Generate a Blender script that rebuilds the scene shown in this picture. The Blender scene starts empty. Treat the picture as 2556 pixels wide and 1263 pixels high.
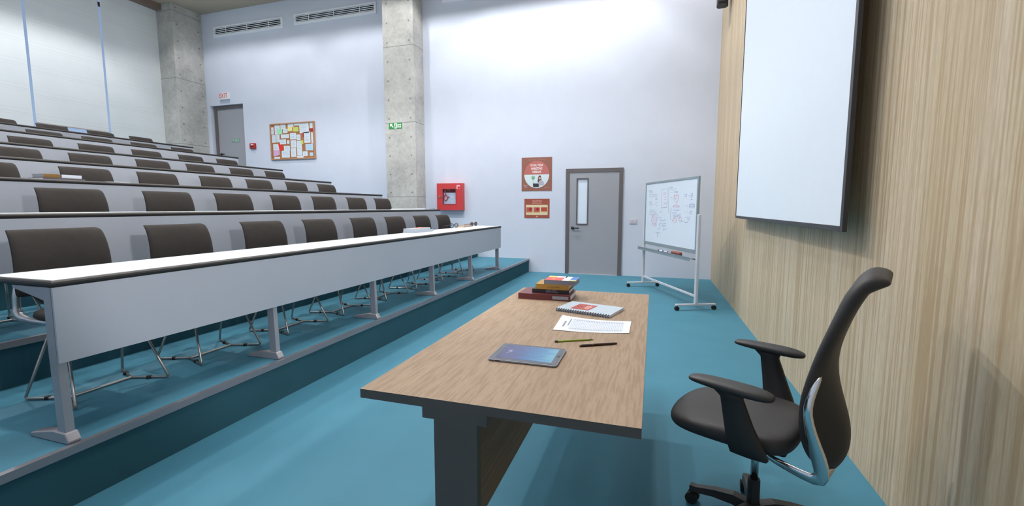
import bpy, bmesh, math, random
from mathutils import Vector, Matrix
random.seed(7)
PI = math.pi
scene = bpy.context.scene
COL = scene.collection

# ------------------------------------------------------------------ camera
cam_d = bpy.data.cameras.new('camera')
cam = bpy.data.objects.new('camera', cam_d)
COL.objects.link(cam)
YAW, PITCH, FPX = -0.305624, 0.102015, 1116.307
cam.location = (0, 0, 1.34176)
cam.rotation_euler = (PI / 2 - PITCH, 0, -YAW)
cam_d.sensor_fit = 'HORIZONTAL'
cam_d.sensor_width = 36.0
cam_d.lens = FPX / 2556 * 36.0
cam_d.clip_start = 0.02
cam_d.clip_end = 200
scene.camera = cam

# ------------------------------------------------------------------ world (sky seen through the gaps between the blinds)
world = bpy.data.worlds.new('world')
scene.world = world
world.use_nodes = True
wn, wl = world.node_tree.nodes, world.node_tree.links
wn.clear()
wo = wn.new('ShaderNodeOutputWorld'); wb = wn.new('ShaderNodeBackground')
wt = wn.new('ShaderNodeTexCoord'); wsx = wn.new('ShaderNodeSeparateXYZ')
wr = wn.new('ShaderNodeValToRGB')
wl.new(wt.outputs['Generated'], wsx.inputs[0]); wl.new(wsx.outputs['Z'], wr.inputs[0])
wr.color_ramp.elements[0].position = 0.05; wr.color_ramp.elements[0].color = (0.46, 0.60, 0.80, 1)
wr.color_ramp.elements[1].position = 0.40; wr.color_ramp.elements[1].color = (0.26, 0.33, 0.50, 1)
wl.new(wr.outputs[0], wb.inputs[0]); wb.inputs[1].default_value = 1.0
wl.new(wb.outputs[0], wo.inputs[0])

# ------------------------------------------------------------------ exposure
vs = scene.view_settings
vs.view_transform = 'Standard'
vs.look = 'None'
vs.exposure = 0.0
vs.gamma = 1.0
vs.use_curve_mapping = False

# ------------------------------------------------------------------ lamps (three rows of ceiling recesses), low spotlight and added fill
def point(name, loc, power, radius=0.06, color=(1, 0.98, 0.96)):
    l = bpy.data.lights.new(name, 'POINT')
    l.energy = power; l.shadow_soft_size = radius; l.color = color
    o = bpy.data.objects.new(name, l); o.location = loc; COL.objects.link(o)
    return o
LZ = 6.40
CELL = 0.28                      # half width of each unseen square lamp recess, sized to cut off its light
LAMPS = [(-0.35, 7.4, 200), (-1.95, 7.4, 260), (-3.55, 7.4, 190), (-5.3, 7.4, 115), (-7.2, 7.4, 105), (-9.45, 7.4, 120),
         (-0.5, 4.7, 150), (-3.8, 4.7, 420), (-6.8, 4.7, 160), (-9.45, 4.7, 300),
         (-1.0, 1.2, 150), (-4.6, 1.2, 210), (-9.45, 1.2, 230)]
for (x, y, p) in LAMPS:
    point('lamp_light', (x, y, LZ), p, 0.035)
def spot(name, loc, target, power, angle, blend=0.3, radius=0.05, color=(1, 1, 1)):
    l = bpy.data.lights.new(name, 'SPOT'); l.energy = power; l.spot_size = math.radians(angle); l.spot_blend = blend
    l.shadow_soft_size = radius; l.color = color
    o = bpy.data.objects.new(name, l); o.location = loc
    o.rotation_euler = (Vector(target) - Vector(loc)).to_track_quat('-Z', 'Y').to_euler(); COL.objects.link(o)
    return o
# low spotlight by the screen wall that throws the chair-back shadows onto the desk fronts behind them
spot('lamp_spot', (0.80, 0.90, 2.45), (-4.0, 4.0, 1.25), 200, 62, 0.35, radius=0.11)
def area(name, loc, sx, sy, power, rot=(0, 0, 0), color=(1, 1, 1)):
    l = bpy.data.lights.new(name, 'AREA'); l.shape = 'RECTANGLE'; l.size = sx; l.size_y = sy
    l.energy = power; l.color = color
    o = bpy.data.objects.new(name, l); o.location = loc; o.rotation_euler = rot; COL.objects.link(o)
    return o
area('fill_panel', (-3.0, 2.8, 6.15), 5.0, 1.6, 85, color=(0.95, 0.97, 1))  # unseen fill panels, added below the ceiling to raise the ambient light
area('fill_panel', (-8.0, 2.8, 6.15), 4.0, 1.6, 75, color=(0.95, 0.97, 1))

# ------------------------------------------------------------------ material helpers
def lin(c):
    return tuple(((v / 255) / 12.92 if v / 255 <= 0.04045 else ((v / 255 + 0.055) / 1.055) ** 2.4) for v in c) + (1,)
class NT:
    def __init__(s, name):
        s.m = bpy.data.materials.new(name); s.m.use_nodes = True
        s.n = s.m.node_tree.nodes; s.l = s.m.node_tree.links
        s.b = s.n.get('Principled BSDF')
    def new(s, t, **k):
        nd = s.n.new(t)
        for a, v in k.items(): setattr(nd, a, v)
        return nd
    def put(s, sock, v):
        if hasattr(v, 'is_linked') or isinstance(v, bpy.types.NodeSocket): s.l.new(v, sock)
        else: sock.default_value = v
    def math(s, op, a, b=0.0, c=None):
        nd = s.new('ShaderNodeMath', operation=op)
        s.put(nd.inputs[0], a); s.put(nd.inputs[1], b)
        if c is not None: s.put(nd.inputs[2], c)
        return nd.outputs[0]
    def mix(s, f, a, b):
        nd = s.new('ShaderNodeMix', data_type='RGBA')
        s.put(nd.inputs[0], f); s.put(nd.inputs[6], a); s.put(nd.inputs[7], b)
        return nd.outputs[2]
    def obj(s, scale=(1, 1, 1)):
        t = s.new('ShaderNodeTexCoord'); mp = s.new('ShaderNodeMapping'); mp.inputs['Scale'].default_value = scale
        s.l.new(t.outputs['Object'], mp.inputs[0]); return mp.outputs[0]
    def sep(s, v):
        nd = s.new('ShaderNodeSeparateXYZ'); s.l.new(v, nd.inputs[0]); return nd.outputs
    def noise(s, v, scale, detail=3, rough=0.5):
        nd = s.new('ShaderNodeTexNoise'); s.l.new(v, nd.inputs['Vector'])
        nd.inputs['Scale'].default_value = scale; nd.inputs['Detail'].default_value = detail
        nd.inputs['Roughness'].default_value = rough
        return nd.outputs[0]
    def ramp(s, f, stops):
        nd = s.new('ShaderNodeValToRGB'); s.l.new(f, nd.inputs[0]); e = nd.color_ramp.elements
        while len(e) < len(stops): e.new(0.5)
        for el, (p, c) in zip(e, stops): el.position = p; el.color = c
        return nd.outputs[0]
    def bump(s, h, strength=0.2, dist=0.01):
        nd = s.new('ShaderNodeBump'); nd.inputs['Strength'].default_value = strength; nd.inputs['Distance'].default_value = dist
        s.l.new(h, nd.inputs['Height']); s.l.new(nd.outputs[0], s.b.inputs['Normal'])
def mat(name, rgb, rough=0.6, metal=0.0, var=0.04, scale=8.0, spec=0.5, bump=0.0):
    """Principled material whose colour is broken up by a soft noise."""
    t = NT(name); c = lin(rgb)
    v = t.obj(); f = t.noise(v, scale, 3)
    a = tuple(max(0, x * (1 - var)) for x in c[:3]) + (1,); b = tuple(min(1, x * (1 + var)) for x in c[:3]) + (1,)
    t.l.new(t.ramp(f, [(0.3, a), (0.7, b)]), t.b.inputs['Base Color'])
    t.b.inputs['Roughness'].default_value = rough; t.b.inputs['Metallic'].default_value = metal
    t.b.inputs['Specular IOR Level'].default_value = spec
    if bump: t.bump(t.noise(v, scale * 12, 2), bump, 0.002)
    return t.m
M = {}
M['wall'] = mat('white_plaster', (210, 217, 233), 0.85, var=0.015, scale=3, spec=0.2, bump=0.05)
M['ceiling'] = mat('beige_ceiling', (176, 166, 150), 0.9, var=0.02, scale=2, spec=0.1)
M['channel'] = mat('channel_grey', (120, 120, 120), 0.9, spec=0.1)
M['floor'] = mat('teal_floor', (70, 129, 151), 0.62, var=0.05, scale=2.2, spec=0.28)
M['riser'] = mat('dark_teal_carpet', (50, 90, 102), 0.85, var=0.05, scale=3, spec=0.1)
M['nosing'] = mat('grey_nosing_metal', (150, 146, 152), 0.35, 0.6, var=0.03)
M['steel'] = mat('satin_steel', (190, 190, 192), 0.28, 0.85, var=0.02)
M['wire'] = mat('chair_wire_steel', (165, 160, 156), 0.3, 0.8, var=0.03)
M['leg'] = mat('desk_leg_metal', (176, 172, 178), 0.42, 0.45, var=0.03)
M['panel'] = mat('light_grey_laminate', (176, 181, 192), 0.55, var=0.015, scale=2, spec=0.3)
M['top_white'] = mat('white_laminate_top', (226, 238, 242), 0.35, var=0.01)
M['edge'] = mat('dark_brown_edge', (42, 38, 36), 0.5, var=0.05)
M['fabric'] = mat('dark_brown_upholstery', (59, 55, 53), 0.85, var=0.06, scale=20, spec=0.15, bump=0.15)
M['shell'] = mat('black_plastic_shell', (38, 37, 38), 0.55, var=0.04)
M['rubber'] = mat('black_rubber', (24, 24, 25), 0.7)
M['black'] = mat('office_black_plastic', (44, 43, 44), 0.5, var=0.05)
M['office_fabric'] = mat('office_black_leather', (50, 48, 49), 0.6, var=0.06, scale=6, bump=0.05)
M['dark_metal'] = mat('dark_grey_metal', (90, 85, 82), 0.5, 0.1, var=0.03)
M['chrome'] = mat('chrome', (226, 226, 228), 0.12, 1.0, var=0.01)
M['door'] = mat('grey_door_paint', (158, 160, 168), 0.5, var=0.015, scale=1.5)
M['door_frame'] = mat('dark_door_frame', (100, 94, 96), 0.5, var=0.03)
M['handle'] = mat('dark_bronze_handle', (60, 54, 56), 0.35, 0.6)
M['pane'] = mat('frosted_pane', (225, 236, 252), 0.15, var=0.01)  # pale blue stands in for corridor light coming through the glass
M['white'] = mat('white_plastic', (232, 234, 238), 0.45, var=0.01)
M['offwhite'] = mat('paper_white', (228, 234, 246), 0.8, var=0.01)
M['ink'] = mat('grey_ink', (140, 146, 160), 0.8)
M['red'] = mat('fire_red_paint', (198, 62, 64), 0.35, var=0.03)
M['vent'] = mat('white_vent_metal', (238, 243, 252), 0.4, var=0.01)
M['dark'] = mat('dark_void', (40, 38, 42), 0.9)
M['screen_frame'] = mat('black_screen_frame', (52, 52, 54), 0.45, var=0.03)
M['screen_cloth'] = mat('projection_white', (232, 240, 250), 0.75, var=0.005, spec=0.15)
M['board_frame'] = mat('board_aluminium', (158, 172, 178), 0.35, 0.45, var=0.02)
M['stand'] = mat('stand_white_metal', (214, 214, 222), 0.4, 0.1, var=0.02)
M['green'] = mat('sign_green', (30, 140, 62), 0.5)
M['sign_white'] = mat('sign_white', (236, 244, 240), 0.5)
M['pink_red'] = mat('exit_letter_red', (214, 60, 84), 0.5)
M['pelmet'] = mat('brown_pelmet', (126, 108, 98), 0.7, var=0.03)
M['win_frame'] = mat('dark_window_frame', (70, 60, 56), 0.5)

def wood(name, a, b, c, axis, broad, fine, rough=0.55, stretch=0.04, line=0.5, warp=0.0):
    """Straight grain: thin dark lines running along `axis` over soft broad bands."""
    t = NT(name)
    sc = {'x': (stretch, 1, 1), 'y': (1, stretch, 1), 'z': (1, 1, stretch)}[axis]
    v = t.obj(sc)
    n1 = t.noise(v, broad, 2, 0.5)
    n2 = t.noise(v, fine, 2, 0.55)
    n3 = t.noise(t.obj({'x': (.12, 1, 1), 'y': (1, .12, 1), 'z': (1, 1, .12)}[axis]), fine * 2.6, 2, 0.6)
    base = t.ramp(n1, [(0.38, a), (0.62, b)])
    lines = t.ramp(n2, [(0.40, (1, 1, 1, 1)), (0.49, (0.35, 0.35, 0.35, 1)), (0.56, (0, 0, 0, 1))])
    col = t.mix(t.math('MULTIPLY', lines, line), base, c)
    col = t.mix(t.math('MULTIPLY', t.ramp(n3, [(0.42, (1, 1, 1, 1)), (0.58, (0, 0, 0, 1))]), line * 0.35), col, c)
    t.l.new(col, t.b.inputs['Base Color'])
    t.b.inputs['Roughness'].default_value = rough
    t.b.inputs['Specular IOR Level'].default_value = 0.25
    t.bump(n2, 0.06, 0.002)
    return t.m
M['wall_wood'] = wood('pale_ash_veneer', lin((206, 188, 158)), lin((216, 200, 174)), lin((170, 142, 106)), 'z', 4, 44, stretch=0.014, line=0.6)
M['desk_wood'] = wood('oak_desk_veneer', lin((161, 138, 114)), lin((168, 145, 121)), lin((132, 108, 86)), 'y', 6, 105, 0.55, stretch=0.07, line=0.5)
M['panel_wood'] = wood('dark_desk_panel', lin((120, 104, 86)), lin((132, 116, 96)), lin((104, 88, 72)), 'y', 14, 60, 0.6)

def concrete_mat(w_axis, width):
    t = NT('board_marked_concrete'); v = t.obj(); x, y, z = t.sep(v)
    n = t.noise(v, 2.2, 5, 0.6); n2 = t.noise(v, 14, 4, 0.7)
    f = t.math('ADD', t.math('MULTIPLY', n, 0.6), t.math('MULTIPLY', n2, 0.4))
    base = t.ramp(f, [(0.34, lin((158, 158, 156))), (0.5, lin((182, 182, 179))), (0.66, lin((200, 200, 197)))])
    seam = t.math('LESS_THAN', t.math('FRACT', t.math('DIVIDE', z, 1.563)), 0.009)
    h = {'x': x, 'y': y}[w_axis]
    zz = t.math('MULTIPLY', t.math('SUBTRACT', t.math('FRACT', t.math('ADD', t.math('DIVIDE', z, 0.3907), 0.25)), 0.5), 0.3907)
    hh = t.math('SUBTRACT', t.math('ABSOLUTE', h), width * 0.36)
    d = t.math('SQRT', t.math('ADD', t.math('MULTIPLY', zz, zz), t.math('MULTIPLY', hh, hh)))
    hole = t.math('LESS_THAN', d, 0.020)
    mark = t.math('MAXIMUM', t.math('MULTIPLY', seam, 0.55), t.math('MULTIPLY', hole, 0.6))
    t.l.new(t.mix(mark, base, lin((84, 84, 84))), t.b.inputs['Base Color'])
    t.b.inputs['Roughness'].default_value = 0.85; t.b.inputs['Specular IOR Level'].default_value = 0.2
    t.bump(t.math('SUBTRACT', t.math('MULTIPLY', n2, 0.4), mark), 0.25, 0.004)
    return t.m
def blind_mat():
    t = NT('roller_blind_cloth'); v = t.obj(); x, y, z = t.sep(v)
    base = t.ramp(t.noise(v, 1.2, 2), [(0.3, lin((212, 219, 224))), (0.7, lin((220, 226, 230)))])
    zz = t.math('FRACT', t.math('DIVIDE', z, 0.46))
    def line(p, w): return t.math('LESS_THAN', t.math('ABSOLUTE', t.math('SUBTRACT', zz, p)), w)
    lines = t.math('MAXIMUM', t.math('MAXIMUM', line(0.2, 0.012), line(0.36, 0.008)), line(0.1, 0.008))
    t.l.new(t.mix(t.math('MULTIPLY', lines, 0.13), base, lin((120, 128, 134))), t.b.inputs['Base Color'])
    t.b.inputs['Roughness'].default_value = 0.9; t.b.inputs['Specular IOR Level'].default_value = 0.1
    return t.m
M['blind'] = blind_mat()
def glass_mat():
    t = NT('window_glass'); t.n.remove(t.b)
    out = t.n.get('Material Output'); tr = t.new('ShaderNodeBsdfTransparent'); gl = t.new('ShaderNodeBsdfGlossy')
    gl.inputs['Roughness'].default_value = 0.03
    mx = t.new('ShaderNodeMixShader'); mx.inputs[0].default_value = 0.08
    tr.inputs[0].default_value = (0.93, 0.96, 1, 1)
    t.l.new(tr.outputs[0], mx.inputs[1]); t.l.new(gl.outputs[0], mx.inputs[2]); t.l.new(mx.outputs[0], out.inputs[0])
    return t.m
M['glass'] = glass_mat()
def flat(name, rgb, rough=0.6, **k):
    if name not in M: M[name] = mat(name, rgb, rough, var=0.01, **k)
    return M[name]

# ------------------------------------------------------------------ object helpers
def link(o): COL.objects.link(o); return o
def obj(name, bm, m, parent=None, smooth=False, loc=None):
    me = bpy.data.meshes.new(name); bmesh.ops.recalc_face_normals(bm, faces=bm.faces); bm.to_mesh(me); bm.free()
    for mm in (m if isinstance(m, (list, tuple)) else [m]): me.materials.append(mm)
    if smooth:
        for p in me.polygons: p.use_smooth = True
    o = bpy.data.objects.new(name, me)
    if parent: o.parent = parent
    if loc is not None: o.location = loc
    return link(o)
def tag(o, label=None, cat=None, group=None, kind=None):
    if label: o['label'] = label
    if cat: o['category'] = cat
    if group: o['group'] = group
    if kind: o['kind'] = kind
    return o
def thing(name, label, cat, loc=(0, 0, 0), rz=0, group=None):
    o = bpy.data.objects.new(name, None); o.location = loc; o.rotation_euler = (0, 0, rz); o.empty_display_size = 0.1
    return tag(link(o), label, cat, group)
def struct(name, bm, m, parent=None, loc=None, label=None):
    o = obj(name, bm, m, parent, loc=loc)
    if not parent: o['kind'] = 'structure'
    if label: o['label'] = label
    return o
def rec_copy(o, parent):
    c = o.copy(); COL.objects.link(c); c.parent = parent
    for ch in list(o.children): rec_copy(ch, c)
    return c

def box(bm, x0, x1, y0, y1, z0, z1, bev=0.0, seg=2):
    ret = bmesh.ops.create_cube(bm, size=1)
    vs_ = ret['verts']
    bmesh.ops.transform(bm, matrix=Matrix.Translation(((x0 + x1) / 2, (y0 + y1) / 2, (z0 + z1) / 2)) @
                        Matrix.Diagonal((x1 - x0, y1 - y0, z1 - z0, 1)), verts=vs_)
    if bev:
        es = list({e for v in vs_ for e in v.link_edges})
        bmesh.ops.bevel(bm, geom=es, offset=bev, segments=seg, affect='EDGES', profile=0.5)
    return bm
def B(*a, **k): return box(bmesh.new(), *a, **k)
def prism(bm, pts, lo, hi, axis='y'):
    """Extrude a 2-D outline: axis y -> pts are (x,z); x -> (y,z); z -> (x,y)."""
    f = {'y': lambda p, t: (p[0], t, p[1]), 'x': lambda p, t: (t, p[0], p[1]), 'z': lambda p, t: (p[0], p[1], t)}[axis]
    a = [bm.verts.new(f(p, lo)) for p in pts]; b = [bm.verts.new(f(p, hi)) for p in pts]
    n = len(pts)
    bm.faces.new(a); bm.faces.new(list(reversed(b)))
    for i in range(n): bm.faces.new((a[i], b[i], b[(i + 1) % n], a[(i + 1) % n]))
    return bm
def tube(bm, pts, r, seg=10, closed=False):
    """Tube along a polyline; r a number or a list."""
    P = [Vector(p) for p in pts]; n = len(P); rings = []
    rr = r if isinstance(r, (list, tuple)) else [r] * n
    up = None
    for i in range(n):
        if closed: d = (P[(i + 1) % n] - P[i - 1]).normalized()
        else:
            a = P[i] - P[i - 1] if i else P[1] - P[0]; b = P[i + 1] - P[i] if i < n - 1 else a
            d = (a.normalized() + b.normalized()).normalized()
        if up is None:
            up = Vector((0, 0, 1)) if abs(d.z) < 0.9 else Vector((1, 0, 0))
        s = d.cross(up).normalized(); up = s.cross(d).normalized()
        rings.append([bm.verts.new(P[i] + rr[i] * (math.cos(2 * PI * k / seg) * s + math.sin(2 * PI * k / seg) * up)) for k in range(seg)])
    m = n if closed else n - 1
    for i in range(m):
        A, Bq = rings[i], rings[(i + 1) % n]
        for k in range(seg): bm.faces.new((A[k], A[(k + 1) % seg], Bq[(k + 1) % seg], Bq[k]))
    if not closed: bm.faces.new(list(reversed(rings[0]))); bm.faces.new(rings[-1])
    return bm
def cyl(bm, a, b, r, seg=16, r2=None): return tube(bm, [a, b], [r, r if r2 is None else r2], seg)
def soft(pts, rad=0.03, n=4):
    """Round the corners of a polyline."""
    out = [Vector(pts[0])]
    for i in range(1, len(pts) - 1):
        a, b, c = Vector(pts[i - 1]), Vector(pts[i]), Vector(pts[i + 1])
        r = min(rad, (a - b).length * .45, (c - b).length * .45)
        p, q = b + (a - b).normalized() * r, b + (c - b).normalized() * r
        for k in range(n + 1):
            t = k / n; out.append((1 - t) ** 2 * p + 2 * t * (1 - t) * b + t * t * q)
    out.append(Vector(pts[-1])); return out
def loft(bm, rings, cap=True):
    R = [[bm.verts.new(p) for p in r] for r in rings]; n = len(R[0])
    for i in range(len(R) - 1):
        for k in range(n): bm.faces.new((R[i][k], R[i][(k + 1) % n], R[i + 1][(k + 1) % n], R[i + 1][k]))
    if cap: bm.faces.new(list(reversed(R[0]))); bm.faces.new(R[-1])
    return bm
def subsurf(o, lv=2):
    m = o.modifiers.new('subdivision', 'SUBSURF'); m.levels = lv; m.render_levels = lv
    for p in o.data.polygons: p.use_smooth = True
    return o
def textobj(name, body, size, m, parent, loc, rot, align='CENTER', ext=0.0008, space=1.0, sx=1.0, bold=0.0):
    cu = bpy.data.curves.new(name, 'FONT'); cu.body = body; cu.size = size; cu.align_x = align; cu.align_y = 'CENTER'
    cu.extrude = ext; cu.space_character = space; cu.offset = bold; cu.resolution_u = 2
    tmp = bpy.data.objects.new('tmp_text', cu); COL.objects.link(tmp)
    dg = bpy.context.evaluated_depsgraph_get(); dg.update()
    me = bpy.data.meshes.new_from_object(tmp.evaluated_get(dg))
    bpy.data.objects.remove(tmp); bpy.data.curves.remove(cu)
    me.name = name; me.materials.clear(); me.materials.append(m)
    o = bpy.data.objects.new(name, me); o.parent = parent; o.location = loc; o.rotation_euler = rot; o.scale = (sx, 1, 1)
    return link(o)
WALL_ROT = (PI / 2, 0, 0)       # text on the far wall, facing -y

# ================================================================== ROOM
XR, YF, ZC = 1.046, 8.966, 6.19
XB = -11.62                      # window plane
YN = -1.5                        # near wall
P0, PX = -2.459, 1.15            # first riser and tier pitch
FZ = [0.274, 0.55, 0.807, 1.061, 1.32, 1.58, 1.851]

struct('floor', B(P0, XR, YN, YF, -0.1, 0), M['floor'])
for k in range(7):
    x1 = P0 - PX * k; x0 = P0 - PX * (k + 1) if k < 6 else XB - 0.1
    z0 = -0.1 if k == 0 else FZ[k - 1] - 0.1
    bm = bmesh.new(); box(bm, x0, x1, YN, YF, z0, FZ[k])
    bm.faces.ensure_lookup_table()
    for f in bm.faces:
        f.material_index = 1 if abs(f.normal.z) < 0.5 else 0
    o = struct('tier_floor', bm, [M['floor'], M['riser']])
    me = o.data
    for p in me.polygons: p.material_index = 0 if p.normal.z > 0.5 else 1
    nb = bmesh.new()
    prism(nb, [(x1 - 0.02, FZ[k] + 0.003), (x1 + 0.010, FZ[k] + 0.003), (x1 + 0.012, FZ[k] - 0.034), (x1 + 0.001, FZ[k] - 0.034), (x1 + 0.001, FZ[k] + 0.0005), (x1 - 0.02, FZ[k] + 0.0005)], YN, YF - 0.001)
    struct('trim_%d' % (k + 1), nb, M['nosing'])
struct('wall_right', B(XR, XR + 0.15, YN, YF, -0.1, ZC), M['wall_wood'])
struct('wall_near', B(XB - 0.1, XR + 0.15, YN - 0.15, YN, -0.1, ZC + 0.5), M['wall'])
# far wall with a recess for the upper door
ux0, ux1, uz0, uz1, RD = -10.98, -9.905, 1.851, 3.93, 0.12
bm = bmesh.new()
box(bm, ux1, XR + 0.15, YF, YF + 0.3, -0.1, ZC); box(bm, XB - 0.2, ux0, YF, YF + 0.3, -0.1, ZC)
box(bm, ux0, ux1, YF, YF + 0.3, uz1, ZC); box(bm, ux0, ux1, YF, YF + 0.3, -0.1, uz0)
box(bm, ux0, ux1, YF + RD, YF + 0.3, uz0, uz1)
struct('wall_far', bm, M['wall'])
# back wall: sill, head and window band
bm = bmesh.new()
box(bm, XB - 0.3, XB - 0.06, YN, 0.55, 1.75, ZC); box(bm, XB - 0.3, XB - 0.06, 0.55, YF, 1.75, 2.62)
box(bm, XB - 0.3, XB - 0.06, 0.55, YF, 5.95, ZC); box(bm, XB - 0.3, XB - 0.06, 8.3, YF, 2.62, 5.95)
struct('wall_back', bm, M['wall'])
# window frames and panes
wi = 1
for k in range(5):
    a = 8.28 - 1.275 * (k + 1) - 0.02; b = 8.28 - 1.275 * k - 0.02
    if k == 4: a -= 0.0
    fr = bmesh.new(); X0, X1 = XB - 0.14, XB - 0.075
    box(fr, X0, X1, a, b, 2.62, 2.68); box(fr, X0, X1, a, b, 5.72, 5.80); box(fr, X0, X1, a, b, 5.90, 5.95)
    box(fr, X0, X1, a, a + 0.03, 2.68, 5.9); box(fr, X0, X1, b - 0.03, b, 2.68, 5.9)
    mid = (a + b) / 2 - 0.068
    box(fr, X0, X1, mid - 0.025, mid + 0.025, 2.68, 5.72)
    w = struct('window_%d' % wi, fr, M['win_frame']); wi += 1
    obj('window_pane', B(XB - 0.11, XB - 0.105, a + 0.03, b - 0.03, 2.68, 5.9), M['glass'], w)
bm = bmesh.new()
box(bm, XB - 0.14, XB - 0.075, 0.55, 1.86, 2.62, 5.95)
struct('trim_8', bm, M['win_frame'])
# pelmet over the blinds
struct('trim_9', B(XB + 0.02, XB + 0.20, 0.4, 8.225, 6.05, 6.19), M['pelmet'])
# ceiling with unseen lamp recesses, shaped to cut off light high on the walls
bm = bmesh.new(); rows_ = sorted({l[1] for l in LAMPS}); prev = YN
for yr in rows_:
    box(bm, XB - 0.3, XR + 0.15, prev, yr - CELL, ZC, ZC + 0.06); prev = yr + CELL; xp = XB - 0.3
    for xl in sorted(l[0] for l in LAMPS if l[1] == yr):
        box(bm, xp, xl - CELL, yr - CELL, yr + CELL, ZC, ZC + 0.06); xp = xl + CELL
    box(bm, xp, XR + 0.15, yr - CELL, yr + CELL, ZC, ZC + 0.06)
box(bm, XB - 0.3, XR + 0.15, prev, YF, ZC, ZC + 0.06)
nlow = len(bm.faces)
for (x, y, p) in LAMPS:
    c_, w_, z1, z2 = CELL, CELL + 0.03, ZC + 0.06, ZC + 0.40
    box(bm, x - w_, x - c_, y - w_, y + w_, z1, z2); box(bm, x + c_, x + w_, y - w_, y + w_, z1, z2)
    box(bm, x - c_, x + c_, y - w_, y - c_, z1, z2); box(bm, x - c_, x + c_, y + c_, y + w_, z1, z2)
    box(bm, x - w_, x + w_, y - w_, y + w_, z2, z2 + 0.03)
ce = struct('ceiling', bm, [M['ceiling'], M['channel']])
for p in ce.data.polygons: p.material_index = 1 if p.center.z > ZC + 0.061 else 0

# concrete columns
def column(name, x0, x1, y0, y1, zseam, waxis, label):
    cx, cy = (x0 + x1) / 2, (y0 + y1) / 2
    bm = B(x0 - cx, x1 - cx, y0 - cy, y1 - cy, -0.1 - zseam, ZC - zseam, bev=0.006, seg=1)
    o = obj(name, bm, concrete_mat(waxis, (x1 - x0) if waxis == 'x' else (y1 - y0)), loc=(cx, cy, zseam))
    tag(o, label, 'column', kind='structure')
column('concrete_column', -5.56, -4.835, 8.56, YF, 1.557, 'x', 'tall grey concrete column halfway along the white wall, with a green exit sign')
column('concrete_column', XB - 0.05, -11.1, 8.22, YF, 1.330, 'y', 'wide grey concrete column in the back corner beside the blinds')

# ------------------------------------------------------------------ roller blinds
def blind(y0, y1, zb, label):
    t = thing('roller_blind', label, 'blind', (XB + 0.02, (y0 + y1) / 2, zb), 0, 'roller blinds along the back wall')
    h = (y1 - y0) / 2
    bm = B(0, 0.003, -h, h, 0.02, 6.06 - zb)
    obj('cloth', bm, M['blind'], t)
    obj('bottom_bar', B(-0.008, 0.012, -h, h, 0, 0.022, bev=0.004), flat('bar_grey', (176, 168, 162)), t)
blind(7.04, 8.212, 2.60, 'off-white roller blind at the back beside the concrete corner column')
blind(5.766, 6.995, 2.985, 'off-white roller blind whose bottom hangs higher and shows window glass below')
blind(4.49, 5.72, 2.60, 'off-white roller blind cut by the left edge of the photo')
for k in range(3):
    blind(4.49 - 1.275 * (k + 1), 5.72 - 1.275 * (k + 1), 2.60, 'off-white roller blind beyond the left edge of the photo, %s from the cut one' % ['first', 'second', 'third'][k])

# ------------------------------------------------------------------ doors
def door_leaf(t, x0, x1, z0, z1, y, window=None, hx=None, hz=None):
    bm = bmesh.new()
    if window:
        a, b, c, d = window
        box(bm, x0, a, y, y + 0.045, z0, z1); box(bm, b, x1, y, y + 0.045, z0, z1)
        box(bm, a, b, y, y + 0.045, z0, c); box(bm, a, b, y, y + 0.045, d, z1)
    else: box(bm, x0, x1, y, y + 0.045, z0, z1, bev=0.003)
    obj('door_leaf', bm, M['door'], t)
    if window:
        w = 0.022; bm = bmesh.new()
        box(bm, a - w, a, y - 0.01, y + 0.02, c - w, d + w); box(bm, b, b + w, y - 0.01, y + 0.02, c - w, d + w)
        box(bm, a, b, y - 0.01, y + 0.02, c - w, c); box(bm, a, b, y - 0.01, y + 0.02, d, d + w)
        wf = obj('window_frame', bm, M['door_frame'], t)
        obj('window_pane', B(a, b, y + 0.012, y + 0.02, c, d), M['pane'], wf)
    bm = bmesh.new()
    cyl(bm, (hx, y, hz), (hx, y - 0.012, hz), 0.032, 20)
    cyl(bm, (hx, y - 0.012, hz), (hx, y - 0.055, hz), 0.011, 12)
    tube(bm, soft([(hx, y - 0.05, hz), (hx + 0.04, y - 0.055, hz), (hx + 0.135, y - 0.05, hz - 0.004)], 0.02), [0.013] * 7 + [0.008], 10)
    obj('door_handle', bm, M['handle'], t, smooth=True)
def door_frame(x0, x1, z0, z1, w, y0, y1, left=True, right=True):
    bm = bmesh.new()
    if left: box(bm, x0, x0 + w, y0, y1, z0, z1)
    if right: box(bm, x1 - w, x1, y0, y1, z0, z1)
    box(bm, x0, x1, y0 - 0.002, y1, z1 - w, z1 + 0.0)
    return bm
d1 = struct('door_1', door_frame(-1.69, -0.577, 0.0, 2.10, 0.075, YF - 0.03, YF + 0.0), M['door_frame'])
d1['label'] = 'grey door with a narrow window beside the red posters'
door_leaf(d1, -1.615, -0.652, 0.012, 2.025, YF - 0.022, window=(-1.455, -1.262, 1.015, 1.892), hx=-1.545, hz=0.93)
struct('trim_10', B(-1.615, -0.652, YF - 0.06, YF - 0.001, 0.0, 0.012), flat('threshold_grey', (170, 176, 190)))
yd = YF + RD
d2 = struct('door_2', door_frame(-10.93, ux1, uz0, uz1, 0.085, yd - 0.07, yd - 0.0, right=False), M['door_frame'])
d2['label'] = 'grey door under the EXIT sign at the top of the tiers'
door_leaf(d2, -10.845, ux1, uz0 + 0.01, uz1 - 0.085, yd - 0.05, hx=-10.78, hz=uz0 + 0.86)

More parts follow.
